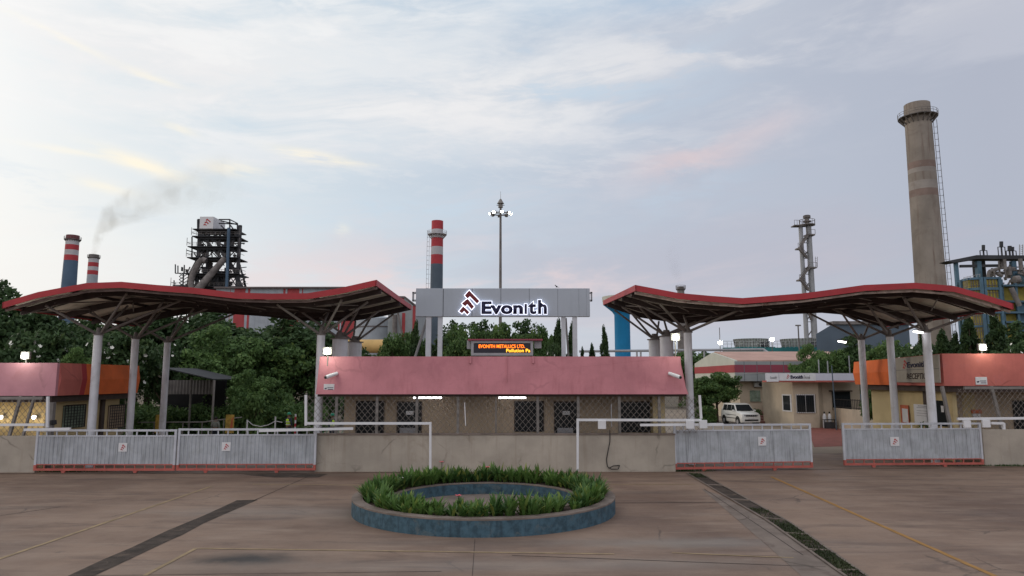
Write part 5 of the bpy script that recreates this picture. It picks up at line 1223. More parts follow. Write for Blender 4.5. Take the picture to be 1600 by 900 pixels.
# ================================================================== OFFICE WITH GABLE
XO, YO0, YO1 = W(1148, 580, 68).x, 68.0, None
YO1 = ywall(1085.5, XO, 575); YOm = (YO0 + YO1) / 2
ob = thing('office_building', 'gabled office with pinkish roof, cream gable and maroon band behind the white car', 'building', (XO + 5, YO0, 0))
z_e = W(1150, 563, YO0).z; z_a = W(1115, 551, YOm).z; z_b = W(1150, 595.5, YO0).z; z_m1, z_m0 = W(1150, 570, YO0).z, W(1150, 582, YO0).z
XE = W(1345, 580, YO0).x
m = MB(); m.prism([(XO, YO0, z_b), (XO, YO1, z_b), (XO, YO1, z_e), (XO, YOm, z_a), (XO, YO0, z_e)], (.3, 0, 0)); m.build('gable', 'offwhite', ob, smooth=False)
m = MB(); m.bb((XO - .03, YO0 + .002, z_m0), (XO - .002, YO1, z_m1)); m.build('gable_band', 'shedred', ob)
m = MB(); m.prism([(XO + .3, YO0 - .05, z_e + .01), (XO + .3, YOm, z_a + .12), (XO + .3, YO1, z_e + .01), (XO + .3, YO1, z_e - .1), (XO + .3, YOm, z_a), (XO + .3, YO0 - .05, z_e - .1)], (XE - XO, 0, 0)); m.build('roof', 'tileroof', ob, smooth=False)
for (z0, z1, mm_, nm) in ((z_m1 + .002, z_e - .1, 'greyclad', 'cladding'), (z_m0, z_m1, 'maroon', 'maroon_band'), (z_b, z_m0 - .002, 'greyclad', 'cladding')):
    m = MB(); m.bb((XO + .002, YO0 - .10, z0), (XE, YO0 + .1, z1)); m.build(nm, mm_, ob)
m = MB()
for px in (1162.5, 1182.5, 1204, 1224): x = W(px, 580, YO0).x; m.bb((x - .03, YO0 - .108, z_b), (x + .03, YO0 - .101, z_e - .1))
m.build_each('panel_joint', 'seam', ob)
xw0, xw1 = W(1156, 620, YO0 + 1).x, W(1300, 620, YO0 + 1).x
m = MB(); m.bb((xw0, YO0 + 1.0, 0), (xw1, YO0 + 1.3, z_b - .002)); m.bb((xw0, YO0 + 1.3, 0), (xw0 + .3, YO1 - 1, z_b - .002)); m.build('wall', 'buildwall', ob)
for a, b in ((1170.5, 1189.5), (1213, 1226)):
    m = bbp(a, 609, b, 628.5, YO0 + .94, YO0 + .998); w = m.build('window', 'buildwall', ob); m = bbp(a + 1, 610, b - 1, 627.5, YO0 + .90, YO0 + .938); m.build('pane', 'glassgreen', w)
    m = bbp(a + 5, 610, a + 5.6, 627.5, YO0 + .88, YO0 + .895); bbp(b - 6, 610, b - 5.4, 627.5, YO0 + .88, YO0 + .895, m); m.build('mullion', 'frame', w)
m = MB(); a = W(1180, 643, YO0 - 1)
for k in range(4): q0 = W(1182, 643 + 3 * k, YO0 - 1.2 - .9 * k); q1 = W(1228, 643, YO0 - 1.2 - .9 * k); m.bb((q0.x, YO0 - 2.1 - .9 * k, 0), (q1.x, YO0 + (.98 if k == 0 else -1.2 - .9 * (k - 1) - .002 - .9 * 1), max(.12, .78 - .19 * k)))
m.build('steps', M('reddish steps', (.26, .14, .12), .9, .15, 1.0, dirt=.4), ob)
def ac(px0, px1, py0, py1, Y, lab):
    a, b = W(px0, py0, Y), W(px1, py1, Y); t = thing('air_conditioner', lab, 'air conditioner', ((a.x + b.x) / 2, Y, b.z), 'air conditioner units on the office wall'); m = MB(); m.bb((a.x, Y - .35, b.z), (b.x, Y, a.z)); m.build('casing', 'acwhite', t, bevel=.02)
    cx, cz, r = a.x + (b.x - a.x) * .62, (a.z + b.z) / 2, (a.z - b.z) * .40; m = MB(); m.tube((cx, Y - .36, cz), (cx, Y - .353, cz), r, r, 20); m.build('fan', 'tower', t)
    m = MB(); m.beam((a.x + .1, Y - .3, b.z - .06), (a.x + .1, Y + .0, b.z - .06), .06); m.beam((b.x - .1, Y - .3, b.z - .06), (b.x - .1, Y, b.z - .06), .06); m.build('bracket', 'tower', t)
ac(1177, 1192.5, 597, 604.5, YO0 + .95, 'outdoor cooling unit high under the grey cladding of the office')
ac(1193.5, 1212, 626, 638, YO0 + .6, 'larger outdoor cooling unit low on the office wall between windows')
# ---- guard cabin
YG = 57.5
gc = thing('guard_cabin', 'small cream cabin with dark windows under a white name fascia', 'cabin', (W(1262, 660, YG).x, YG, 0))
x0, xc, x1, x2 = W(1226, 640, YG + 1.0).x, W(1240, 640, YG).x, W(1280, 640, YG).x, W(1330, 640, YG + 1).x
zt_ = W(1240, 596, YG).z
m = MB(); m.prism([(x0, YG + 1.6, 0), (xc, YG, 0), (x1, YG, 0), (x1 + .6, YG + .6, 0), (x2 + .6, YG + .6, 0), (x2 + .6, YG + 6, 0), (x0, YG + 6, 0)], (0, 0, zt_)); m.build('walls', 'buildwall', gc, smooth=False)
def win(px0, px1, py0, py1, Y):
    m = bbp(px0, py0, px1, py1, Y - .06, Y - .002); w = m.build('window', 'plate', gc); m = bbp(px0 + 1.5, py0 + 1.5, px1 - 1.5, py1 - 1.5, Y - .075, Y - .06); m.build('pane', 'glass', w)
    m = bbp((px0 + px1) / 2 - .5, py0 + 1, (px0 + px1) / 2 + .5, py1 - 1, Y - .09, Y - .076); m.build('mullion', 'plate', w)
    m = MB(); a, b = W(px0, py0, Y), W(px1, py1, Y)
    for k in range(10): x = a.x + (b.x - a.x) * k / 9; m.beam((x, Y - .12, b.z), (x, Y - .12, a.z), .02)
    m.build('grille', 'grille', w)
win(1243.5, 1274.5, 616, 645.5, YG)
# window on the chamfered face
def cham(u, z, o=0): 
    p = Vector((x0, YG + 1.6, 0)).lerp(Vector((xc, YG, 0)), u); nn = Vector((-(1.6), -(xc - x0), 0)).normalized(); return Vector((p.x, p.y, z)) + nn * o
za, zb = W(1230, 616, YG + .8).z, W(1230, 643, YG + .8).z
m = MB(); m.prism([cham(.1, zb), cham(.88, zb), cham(.88, za), cham(.1, za)], cham(0, 0, .05) - cham(0, 0)); w = m.build('window', 'plate', gc, smooth=False)
m = MB(); m.prism([cham(.2, zb + .1, .052), cham(.78, zb + .1, .052), cham(.78, za - .1, .052), cham(.2, za - .1, .052)], cham(0, 0, .02) - cham(0, 0)); m.build('pane', 'glass', w, smooth=False)
m = bbp(1300, 612, 1330, 641, YG + .52, YG + .598); m.build('window', 'glass', gc)
m = bbp(1299, 610, 1332, 612, YG + .1, YG + .59); m.build('awning', 'brown', gc)
m = bbp(1197, 583.5, 1345, 594.5, YG - .9, YG - .7); m.build('fascia', M('white fascia', (.56, .57, .66), .6, .05, 1), gc)
m = bbp(1197, 594.6, 1345, 597.2, YG - .9, YG + .0); m.build('fascia_skirt', 'coral', gc)
m = bbp(1197, 582.8, 1345, 583.4, YG - .9, YG + 6); m.build('roof', 'greyclad', gc)
gs = thing('name_board', 'white name board with dark lettering on the guard cabin fascia', 'sign', W(1246, 590, YG - .92))
m = bbp(1197.5, 583.2, 1217, 596.4, YG - .95, YG - .91); bbp(1217.3, 583.2, 1275, 594.8, YG - .95, YG - .91, m); m.build('board', 'whiteclean', gs)
def fit(txt, a, b, t0, t1, mat_, nm='lettering', off=.03):
    A, B = W(a, t0, YG - .955), W(b, t1, YG - .955); text_mesh(txt, nm, mat_, gs, A.x, B.x, B.z, A.z, YG - .955, .01, off)
fit('Evonith', 1235, 1255, 586.3, 591.8, 'navy', off=.045); fit('Steel', 1255.8, 1265.5, 586.5, 591.8, 'frame', off=.005); fit('Evonith', 1203.5, 1213.5, 587.8, 591.8, 'frame', off=.01)
A, B = W(1228.5, 584.8, YG - .955), W(1234, 591.8, YG - .955); logo('logo', 'logored', gs, A.x, B.x, B.z, A.z, YG - .955, .01)
# gas bottles
for k, (px, lab) in enumerate(((1289, 'white gas cylinder standing by the cabin wall, nearer the dark window pane'), (1297, 'white gas cylinder by the cabin wall, nearer the pole'))):
    q = W(px, 665, YG - .3); t = thing('gas_cylinder', lab, 'gas cylinder', (q.x, YG - .3, 0), 'white cylinders by the cabin'); zt2 = W(px, 646, YG - .3).z
    m = MB(); m.rev((q.x, YG - .3, 0), [(0, 0), (.14, 0), (.14, zt2 - .2), (.09, zt2 - .06), (.04, zt2)], 16); m.build('body', 'plate', t)
    m = MB(); m.tube((q.x, YG - .3, zt2), (q.x, YG - .3, zt2 + .14), .06, .05); m.build('valve', 'dark', t)
m = MB(); q = W(1295, 660, YG - .8)
for dx_ in (-.35, .45): m.beam((q.x + dx_, YG - .8, 0), (q.x + dx_, YG - .8, .7), .05)
m.bb((q.x - .4, YG - 1.0, .66), (q.x + .5, YG - .6, .72)); m.bb((q.x - .3, YG - .9, .0), (q.x + .4, YG - .65, .5)); tag(m.build('small_table', 'tower'), 'small dark stand in front of the white gas cylinders', 'stand')
m = MB(); q = W(1307, 668, YG - 2.5); m.tube((q.x, YG - 2.5, 0), (q.x - .1, YG - 2.5, W(1307, 571, YG - 2.5).z), .05, .04, 8); tag(m.build('pole', 'stackslate'), 'thin dark pole standing before the guard cabin', 'pole')
for k, (px, t0) in enumerate(((1280, 562), (1294, 564), (1328, 556))):
    q = W(px, 583, YG + 3); m = MB(); m.tube((q.x, YG + 3, q.z - .2), (q.x, YG + 3, W(px, t0, YG + 3).z), .05); tag(m.build('roof_pipe', 'pipegrey'), ('short pipe upright on the cabin roof over the word panel', 'short pipe upright on the cabin roof, between its neighbours', 'taller pipe upright on the cabin roof next to the rear column')[k], 'pipe')
# boundary wall to the east of the cabin
bw = thing('boundary_wall', 'low cream wall with dark rails running toward the reception building', 'wall', (W(1360, 650, 52).x, 52, 0))
A, B = W(1302, 637, 58), W(1396, 646, 44); m = MB(); m.prism([(A.x, A.y, 0), (B.x, B.y, 0), (B.x, B.y, B.z), (A.x, A.y, A.z)], (.1, .25, 0)); m.build('wall', 'buildwall', bw, smooth=False)
m = MB(); n = 34
for k in range(n + 1): f = k / n; p = Vector(A).lerp(B, f); m.beam((p.x + .1, p.y + .1, p.z), (p.x + .1, p.y + .1, p.z + .75), .03)
for h in (.1, .68): m.beam(Vector(A) + Vector((.1, .1, h)), Vector(B) + Vector((.1, .1, h)), .04)
m.build('railing', 'dark', bw)

# ================================================================== LEFT YARD: shed, rails, boards
YV = 46
vs_ = thing('lean_to_shed', 'dark open shed with grey corrugated front beside the orange fascia', 'shed', (W(300, 650, YV).x, YV, 0))
m = MB(); m.prism([W(255, 574, YV), W(333, 592, YV), W(333, 593.5, YV), W(255, 576, YV)], (0, 5, 0)); m.build('roof', 'tower', vs_, smooth=False)
a, b = W(258, 594, YV + 4), W(332, 616, YV + 4); m = MB(); n = 30; vs = []
for i in range(n + 1): x = a.x + (b.x - a.x) * i / n; vs += [(x, YV + 4 + (.05 if i % 2 else 0), b.z), (x, YV + 4 + (.05 if i % 2 else 0), a.z)]
m.add(vs, [(2 * i, 2 * i + 2, 2 * i + 3, 2 * i + 1) for i in range(n)]); m.build('corrugated_front', 'towergrey', vs_, smooth=False)
for px, Y_ in ((296, YV + 2), (332, YV)):
    m = MB(); q = W(px, 650, Y_); m.tube((q.x, Y_, 0), (q.x, Y_, W(px, 594 if px > 300 else 590, Y_).z), .07); m.build('post', 'post', vs_)
m = MB(); m.bb((a.x - 1, YV + 5.5, 0), (b.x + .3, YV + 5.7, a.z)); m.build('back_wall', 'dark', vs_)
YRl = 44
rl = thing('metal_railing', 'pale metal pipe railing in front of the hedge past the closed gates', 'railing', (W(320, 660, YRl).x, YRl, 0))
def pth(pts, r): m = MB(); m.path(pts, r, 6); return m
pth([W(215, 660, YRl), W(318, 659.5, YRl), W(352, 655, YRl), W(378, 652, YRl + 1)], .035).build('rail', 'post', rl)
for px, t0 in ((286, 659.5), (316, 659.5), (350, 655.5), (241, 660)):
    m = MB(); q = W(px, t0, YRl); m.tube(q, (q.x, YRl, 0), .03); m.build('post', 'post', rl)
cf = thing('chain_barrier', 'white posts joined by a drooping chain near the worker in the vest', 'barrier', (W(420, 660, 43).x, 43, 0))
for px, t0 in ((386.5, 656), (430.5, 651)):
    m = MB(); q = W(px, t0, 43); m.tube(q, (q.x, 43, 0), .045); m.build('post', 'whiteclean', cf)
pth([W(386.5, 657, 43), W(395, 664, 43), W(407, 666.5, 43), W(419, 664, 43), W(430.5, 658, 43), W(441, 660, 43)], .022).build('chain', 'plate', cf)
q = W(462, 647, 43); t = thing('striped_post', 'red and white banded post next to the worker in the vest', 'post', (q.x, 43, 0)); m = MB(); m.tube((q.x, 43, 0), (q.x, 43, q.z), .05); m.build('tube', 'plate', t)
m = MB(); 
for k in range(4): m.tube((q.x, 43, .25 + .4 * k), (q.x, 43, .45 + .4 * k), .054)
m.build_each('red_band', 'stackred', t)
for (px0, px1, lab) in ((243.5, 256, 'weathered yellow board with a red shape, beside a rear canopy column'), (353, 365, 'yellow and orange board with a red shape, by the pale railing')):
    Yb = 43; a, b = W(px0, 648, Yb), W(px1, 669, Yb); t = thing('safety_board', lab, 'sign', ((a.x + b.x) / 2, Yb, 0), 'yellow boards behind the closed gates')
    m = MB(); m.bb((a.x, Yb, b.z - .3), (b.x, Yb + .04, a.z)); m.build('board', 'poster_y', t)
    w, h = b.x - a.x, a.z - b.z; m = MB(); m.prism([(a.x + .55 * w, Yb - .005, b.z), (a.x + .9 * w, Yb - .005, b.z + .05 * h), (a.x + .85 * w, Yb - .005, b.z + .5 * h), (a.x + .95 * w, Yb - .005, b.z + .85 * h), (a.x + .7 * w, Yb - .005, b.z + .7 * h), (a.x + .62 * w, Yb - .005, b.z + .35 * h)], (0, .004, 0)); m.build('red_figure', 'poster_o', t, smooth=False)
    m = MB(); m.bb((a.x + .1, Yb + .01, 0), (a.x + .16, Yb + .04, b.z - .3)); m.bb((b.x - .16, Yb + .01, 0), (b.x - .1, Yb + .04, b.z - .3)); m.build('legs', 'post', t)
# ================================================================== TREES
random.seed(21); rng = np.random.default_rng(21)
def leaf_mesh(name, clusters, size, mat, droop=0.0, asp=1.7):
    """leaf-sized quads scattered through each clump (centre, radii, count)"""
    C, N = [], []
    for (c, r, n) in clusters:
        d = rng.normal(size=(n, 3)); d /= np.linalg.norm(d, axis=1)[:, None]
        q = rng.random(n) ** .45
        C.append(np.array(c) + d * q[:, None] * np.array(r)); N.append(d)
    C = np.concatenate(C); N = np.concatenate(N); n = len(C)
    nn = N * .6 + rng.normal(size=(n, 3)) * .7 + np.array([0, 0, .35]); nn /= np.linalg.norm(nn, axis=1)[:, None]
    t = rng.normal(size=(n, 3)) + np.array([0, 0, -droop * 3]); t -= (t * nn).sum(1)[:, None] * nn; t /= np.linalg.norm(t, axis=1)[:, None]
    b = np.cross(nn, t); s = size * rng.uniform(.6, 1.3, n)[:, None]
    V = np.stack([C - t * s * asp / 2, C + b * s / 2 - t * s * .1, C + t * s * asp / 2, C - b * s / 2 - t * s * .1], 1).reshape(-1, 3)
    me = bpy.data.meshes.new(name); me.vertices.add(4 * n); me.vertices.foreach_set('co', V.ravel().astype(np.float32))
    me.loops.add(4 * n); me.loops.foreach_set('vertex_index', np.arange(4 * n, dtype=np.int32))
    me.polygons.add(n); me.polygons.foreach_set('loop_start', np.arange(0, 4 * n, 4, dtype=np.int32)); me.polygons.foreach_set('loop_total', np.full(n, 4, dtype=np.int32))
    me.update(); me.validate(); me.materials.append(mt[mat]); return me
def limb_tree(H, R_, base, nl, spread=1.0):
    """trunk and limbs; returns the builder and the tips that carry leaf clumps"""
    m = MB(); tips = []; top = Vector((random.uniform(-.3, .3), random.uniform(-.3, .3), H * .62))
    m.tube((0, 0, 0), top * .5, H * .024, H * .018, 9); m.tube(top * .5, top, H * .018, H * .011, 8)
    for i in range(nl):
        f = random.uniform(.42, 1.0); p = top * f; a = i * 2.4 + random.uniform(-.4, .4); el_ = random.uniform(.15, 1.1)
        L = R_ * random.uniform(.65, 1.0) * (1.15 - .35 * f); d = Vector((math.cos(a) * math.cos(el_), math.sin(a) * math.cos(el_), math.sin(el_)))
        mid = p + d * L * .55; e = p + d * L + Vector((0, 0, random.uniform(-.2, .5)))
        m.tube(p, mid, H * .009, H * .006, 6); m.tube(mid, e, H * .006, H * .002, 5); tips.append(e)
        for k in range(3):
            e2 = mid + Vector((random.uniform(-1, 1), random.uniform(-1, 1), random.uniform(-.3, 1))).normalized() * L * random.uniform(.35, .6); m.tube(mid, e2, H * .004, H * .0015, 4); tips.append(e2)
    tips.append(top + Vector((0, 0, H * .2))); return m, tips
protos = {}
def broad(kind, H, R_, base, nl, per, leaf, mat, cr):
    t = thing(kind, 'prototype', 'tree'); m, tips = limb_tree(H, R_, base, nl)
    cl = []
    zmax = max(p.z for p in tips)
    for p in tips:
        r = cr * random.uniform(.7, 1.25); cl.append(((p.x, p.y, p.z), (r, r, r * .62), per))
        for k in range(2): cl.append(((p.x + random.uniform(-1, 1) * r, p.y + random.uniform(-1, 1) * r, p.z + random.uniform(-.5, .6) * r), (r * .6, r * .6, r * .42), per // 3))
    m.build('trunk', 'trunk', t); me = leaf_mesh('crown', cl, leaf, mat); link('crown', me, t)
    zt = max(v.co.z for v in me.vertices); xw = max(v.co.x for v in me.vertices) - min(v.co.x for v in me.vertices)
    protos[kind] = [t, zt, xw, False]
def fix_proto_names(t): pass
broad('shade_tree', 9.5, 4.2, 0, 17, 185, .20, 'leafdark', 1.05)
broad('bushy_tree', 7.5, 3.2, 0, 15, 200, .17, 'leafmid', .85)
broad('feathery_tree', 6.0, 2.6, 0, 14, 300, .12, 'leaflight', .68)
# weeping mast tree: a narrow drooping column
def column_tree(kind, H, r0, mat):
    t = thing(kind, 'prototype', 'tree'); m = MB(); m.tube((0, 0, 0), (0, 0, H * .95), .10, .02, 8); m.build('trunk', 'trunk', t); cl = []
    for i in range(120):
        f = random.uniform(.10, 1.0); a = random.random() * 6.28; rr_ = r0 * (1 - f ** 2.2) ** .75 * random.uniform(.35, .95) + .03; z = H * f
        cl.append(((rr_ * math.cos(a), rr_ * math.sin(a), z - .3), (.20, .20, .42), 75))
    me = leaf_mesh('crown', cl, .12, mat, droop=1.2, asp=2.6); link('crown', me, t); protos[kind] = [t, max(v.co.z for v in me.vertices), 2.1 * r0, False]
column_tree('mast_tree', 8.0, .95, 'leafcol')
# frangipani-like flowering tree with white blossoms
broad('flowering_tree', 6.5, 3.2, 0, 14, 230, .19, 'leafdark', .85)
ft = protos['flowering_tree'][0]; cr = [c for c in ft.children if c.data.name.startswith('crown')][0]
m = MB(); vs_c = [v.co for v in cr.data.vertices]
for k in range(260):
    p = vs_c[random.randrange(len(vs_c))]; rad = Vector((p.x, p.y, 0)).length
    if rad < 1.3 and p.z < 4.2: continue
    o = p + Vector((p.x, p.y, 0)).normalized() * .15
    B_ = Vector((p.x + random.uniform(-1.5, 1.5), p.y + random.uniform(-1.5, 1.5), 2.0)).to_track_quat('Z', 'Y').to_matrix()
    for q in range(5):
        a = q * 1.257; d = (B_ @ Vector((math.cos(a), math.sin(a), .3))) * .14; s_ = (B_ @ Vector((-math.sin(a), math.cos(a), 0))) * .06
        m.add([o, o + d * .6 + s_, o + d, o + d * .6 - s_], [(0, 1, 2, 3)])
bl = m.build('blossoms', 'petalwhite', ft, smooth=False); bl['kind'] = 'stuff'
# low rounded bush
t = thing('bush', 'prototype', 'bush'); m = MB()
for k in range(9): a = k * .7; m.tube((0, 0, 0), (math.cos(a) * .6, math.sin(a) * .6, 1.0), .03, .01, 5)
m.build('stems', 'trunk', t)
cl = [((random.gauss(0, .5), random.gauss(0, .5), random.uniform(.25, 1.25)), (.42, .42, .34), 130) for k in range(38)]
me = leaf_mesh('crown', cl, .11, 'leafmid'); link('crown', me, t); protos['bush'] = [t, max(v.co.z for v in me.vertices), 2.4, False]

def grow(kind, px, pytop, wpx, Y, label, cat='tree', group=None, base=0.0):
    t, zt, xw, used = protos[kind]; T = W(px, pytop, Y); H = T.z - base; w = wpx / FPX * Y * 1.02
    sc = (w / xw, w / xw, H / zt)
    if not used: protos[kind][3] = True; o = t; o.location = (T.x, Y, base); o['label'] = label; o['category'] = cat; 
    else: o = copy_tree(t, (T.x, Y, base), label); o['category'] = cat
    if group: o['group'] = group
    o.scale = sc; o.rotation_euler = (0, 0, random.random() * 6.28)
    return o
GA, GB, GC, GD = 'dense trees past the closed gates', 'trees behind the gatehouse', 'pointed mast trees', 'trees on the reception side'
T_ = [
 ('shade_tree', 38, 436, 180, 50, 'tallest dark tree at the left edge, its crown showing above the canopy tip', GA),
 ('shade_tree', -70, 452, 190, 54, 'dark tree cut by the left edge behind the pale pink parapet', GA),
 ('shade_tree', 130, 474, 170, 57, 'dark tree under the canopy tip, behind the blossoming tree', GA),
 ('flowering_tree', 70, 512, 150, 42.5, 'dark tree with white blossoms over the pale pink parapet floodlight', GA),
 ('flowering_tree', 190, 515, 150, 43, 'dark tree with white blossoms over the orange fascia', GA),
 ('flowering_tree', 262, 530, 100, 52.5, 'smaller dark tree with white blossoms behind the rearmost west column', GA),
 ('feathery_tree', 127, 540, 66, 40.5, 'pale green small tree just above the coral part of the side fascia', GA),
 ('shade_tree', 240, 466, 180, 62, 'dark tree behind the row of three outer columns', GA),
 ('shade_tree', 330, 466, 190, 66, 'dark tree right behind the pale feathery tree', GA),
 ('shade_tree', 425, 484, 190, 60, 'broad dark tree in the middle under the canopy', GA),
 ('shade_tree', 500, 492, 170, 64, 'dark tree behind the inner columns beside the gatehouse', GA),
 ('bushy_tree', 455, 525, 130, 58, 'mid green tree near the worker, in front of darker trees', GA),
 ('feathery_tree', 348, 505, 135, 55, 'large pale green feathery tree under the canopy', GA),
 ('feathery_tree', 392, 575, 80, 49, 'smaller pale green tree above the hedge by the yellow board', GA),
 ('bushy_tree', 300, 560, 90, 56, 'mid green tree directly above the open dark shed', GA),
 ('shade_tree', 540, 530, 90, 70, 'dark tree low behind the ochre pipeline', GB),
 ('bushy_tree', 622, 518, 80, 58, 'bright bushy tree below the ochre pipeline', GB),
 ('bushy_tree', 640, 516, 66, 60, 'bushy tree just before the gabled factory end', GB),
 ('shade_tree', 700, 497, 100, 62, 'dark tree behind the first pair of sign posts', GB),
 ('shade_tree', 755, 499, 110, 66, 'dark tree under the glowing lettering, behind the display', GB),
 ('bushy_tree', 722, 505, 80, 57, 'mid green tree between the sign posts and the display', GB),
 ('shade_tree', 815, 498, 110, 64, 'dark tree behind the east half of the display', GB),
 ('bushy_tree', 790, 503, 80, 58, 'mid green tree at the mast foot behind the display', GB),
 ('bushy_tree', 850, 508, 60, 58, 'mid green tree between the display and the second pair of sign posts', GB),
 ('mast_tree', 650, 497, 28, 56, 'pointed dark tree beside the slanting brace of the sign', GC),
 ('mast_tree', 872, 494, 30, 55, 'pointed dark tree against the second pair of sign posts', GC),
 ('mast_tree', 893, 500, 24, 57, 'thin pointed tree behind the outermost sign post', GC),
 ('mast_tree', 943.5, 505, 24, 57, 'pointed tree standing free, nearest the blue silo', GC),
 ('mast_tree', 925, 534, 22, 60, 'short pointed tree next to the free standing one', GC),
 ('mast_tree', 910, 540, 18, 60, 'smallest pointed tree east of the name sign', GC),
 ('flowering_tree', 866, 532, 40, 52, 'small tree with white blossoms at the end of the display', GB),
 ('bushy_tree', 1060, 548, 120, 95, 'far green tree low behind the double column', GD),
 ('shade_tree', 1110, 547, 70, 100, 'far dark tree over the gable of the office', GD),
 ('bushy_tree', 1118, 580, 82, 65, 'dense dark green shrub tree in front of the office gable', GD),
 ('bushy_tree', 1092, 600, 60, 66, 'dark shrub tree seen through the end of the chain link', GD),
 ('feathery_tree', 1268, 535, 62, 63, 'yellowish green tree above the name board of the cabin', GD),
 ('bushy_tree', 1300, 545, 80, 66, 'mid green tree over the cabin roof pipes', GD),
 ('shade_tree', 1352, 520, 110, 66, 'dark tree between the dark shed and the orange fascia', GD),
 ('bushy_tree', 1385, 530, 90, 58, 'mid green tree behind the middle east column', GD),
 ('flowering_tree', 1425, 535, 100, 50, 'tree with white blossoms over the RECEPTION panel', GD),
 ('bushy_tree', 1378, 606, 70, 46, 'dark bush tree below the orange fascia by the railing', GD),
 ('mast_tree', 1470, 512, 46, 49, 'weeping tree close behind the front east column', GC),
 ('mast_tree', 1443, 505, 40, 52, 'weeping tree behind the grey name panel', GC),
 ('mast_tree', 1512, 488, 46, 50, 'tall weeping tree before the concrete chimney foot', GC),
 ('mast_tree', 1552, 484, 50, 50, 'tallest weeping tree under the canopy tip', GC),
 ('mast_tree', 1491, 515, 36, 51, 'narrow weeping tree between two taller ones', GC),
 ('shade_tree', 1600, 500, 130, 58, 'dark tree at the right edge below the plant building', GD),
 ('flowering_tree', 1590, 528, 90, 46, 'tree with white blossoms at the right edge behind the coral parapet', GD),
 ('shade_tree', 1480, 530, 150, 60, 'dark tree filling the gap behind the weeping trees', GD),
]
for (kd, px, pt, w, Y, lab, grp) in T_: grow(kd, px, pt, w, Y, lab, 'tree', grp)
for (px, pt, w, Y, lab) in ((428, 606, 56, 51.5, 'rounded green bush with spiky outline above the chain barrier'), (395, 610, 60, 47, 'green bush behind the yellow and orange board'), (1103, 632, 40, 63.5, 'low bush at the foot of the shrub tree by the white car'),
                            (1168, 636, 18, 66, 'small bush at the office wall under the first window'), (1182, 638, 16, 66, 'tiny bush at the office wall near the lower cooling unit'), (1204, 638, 16, 66.5, 'tiny bush at the office steps')):
    grow('bush', px, pt, w, Y, lab, 'bush', 'bushes in the yards')
# potted palm by the reception
q = on_x(1441, 662, XW2 - .9); t = thing('potted_palm', 'green palm like pot plant before the white information board', 'plant', (q.x, q.y, 0)); zt_ = W(1441, 652, q.y).z
m = MB(); m.rev((q.x, q.y, 0), [(0, 0), (.2, 0), (.27, .5), (.22, .5), (.2, .45), (0, .45)], 16); m.build('pot', 'rim', t); v, f = [], []; m = MB(); m.tube((q.x, q.y, .4), (q.x, q.y, zt_ - .35), .05, .04, 7); m.build('stem', 'trunk', t); m = MB()
for k in range(22):
    a = k * 2.4; L = random.uniform(.5, .9); e = random.uniform(.1, .9); pr = None
    for s in range(4):
        f_ = s / 3; p = Vector((q.x + math.cos(a) * L * f_, q.y + math.sin(a) * L * f_, zt_ - .4 + L * (e * f_ - .6 * f_ * f_))); sd_ = Vector((-math.sin(a), math.cos(a), 0)) * .05 * (1 - f_ * .8)
        if pr: m.add([pr[0], pr[1], p - sd_, p + sd_], [(0, 1, 2, 3)])
        pr = (p + sd_, p - sd_)
m.build('fronds', 'leafmid', t)
# hedge bank along the railing
def hedge():
    cl = []
    for k in range(210):
        px = random.uniform(205, 500); Y = random.uniform(47.5, 51); p = W(px, 660, Y); h = random.uniform(.2, 1.9); cl.append(((p.x, Y, h), (.75, .6, .5), 150))
    return link('hedge', leaf_mesh('hedge', cl, .13, 'leafmid'))
tag(hedge(), 'low mass of mixed green shrubs behind the pale railing', 'hedge', kind='stuff')
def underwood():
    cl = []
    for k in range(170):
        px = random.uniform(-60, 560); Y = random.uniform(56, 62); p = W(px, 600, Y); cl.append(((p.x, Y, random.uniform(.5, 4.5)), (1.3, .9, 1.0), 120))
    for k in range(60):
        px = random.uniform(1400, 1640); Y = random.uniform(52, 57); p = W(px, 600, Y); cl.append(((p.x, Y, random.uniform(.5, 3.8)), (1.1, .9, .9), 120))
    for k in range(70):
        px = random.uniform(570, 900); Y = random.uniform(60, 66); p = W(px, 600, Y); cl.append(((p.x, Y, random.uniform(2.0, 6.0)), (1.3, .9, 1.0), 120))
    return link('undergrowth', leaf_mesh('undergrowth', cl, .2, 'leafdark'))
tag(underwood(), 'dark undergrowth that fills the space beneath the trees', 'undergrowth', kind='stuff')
# distant low woodland on the skyline
def wood():
    cl = []
    for k in range(420):
        px = random.uniform(-300, 1900); Y = random.uniform(260, 420); p = W(px, 590, Y); cl.append(((p.x, Y, random.uniform(1, 9)), (7, 6, 3.2), 60))
    return link('distant_woods', leaf_mesh('distant_woods', cl, 1.3, 'leafmid'))
tag(wood(), 'distant green belt of trees on the skyline', 'woods', kind='stuff')
# moss and weeds at the wall feet
def wall_weeds():
    f = random.random()
    if f < .3: q = G(random.gauss(105, 28), 737)
    elif f < .55: q = G(random.gauss(1072, 18), 736.5)
    elif f < .8: q = G(random.gauss(1575, 30), 728.5)
    else: q = G(random.gauss(968, 10), 734)
    q.z = 0; q.y += random.uniform(-.10, .10); return q
tag(blades('weeds', wall_weeds, 900, .02, .12, .03, 'leafdark', lean=1.2), 'sparse weeds along the foot of the cement walls', 'weeds', kind='stuff')

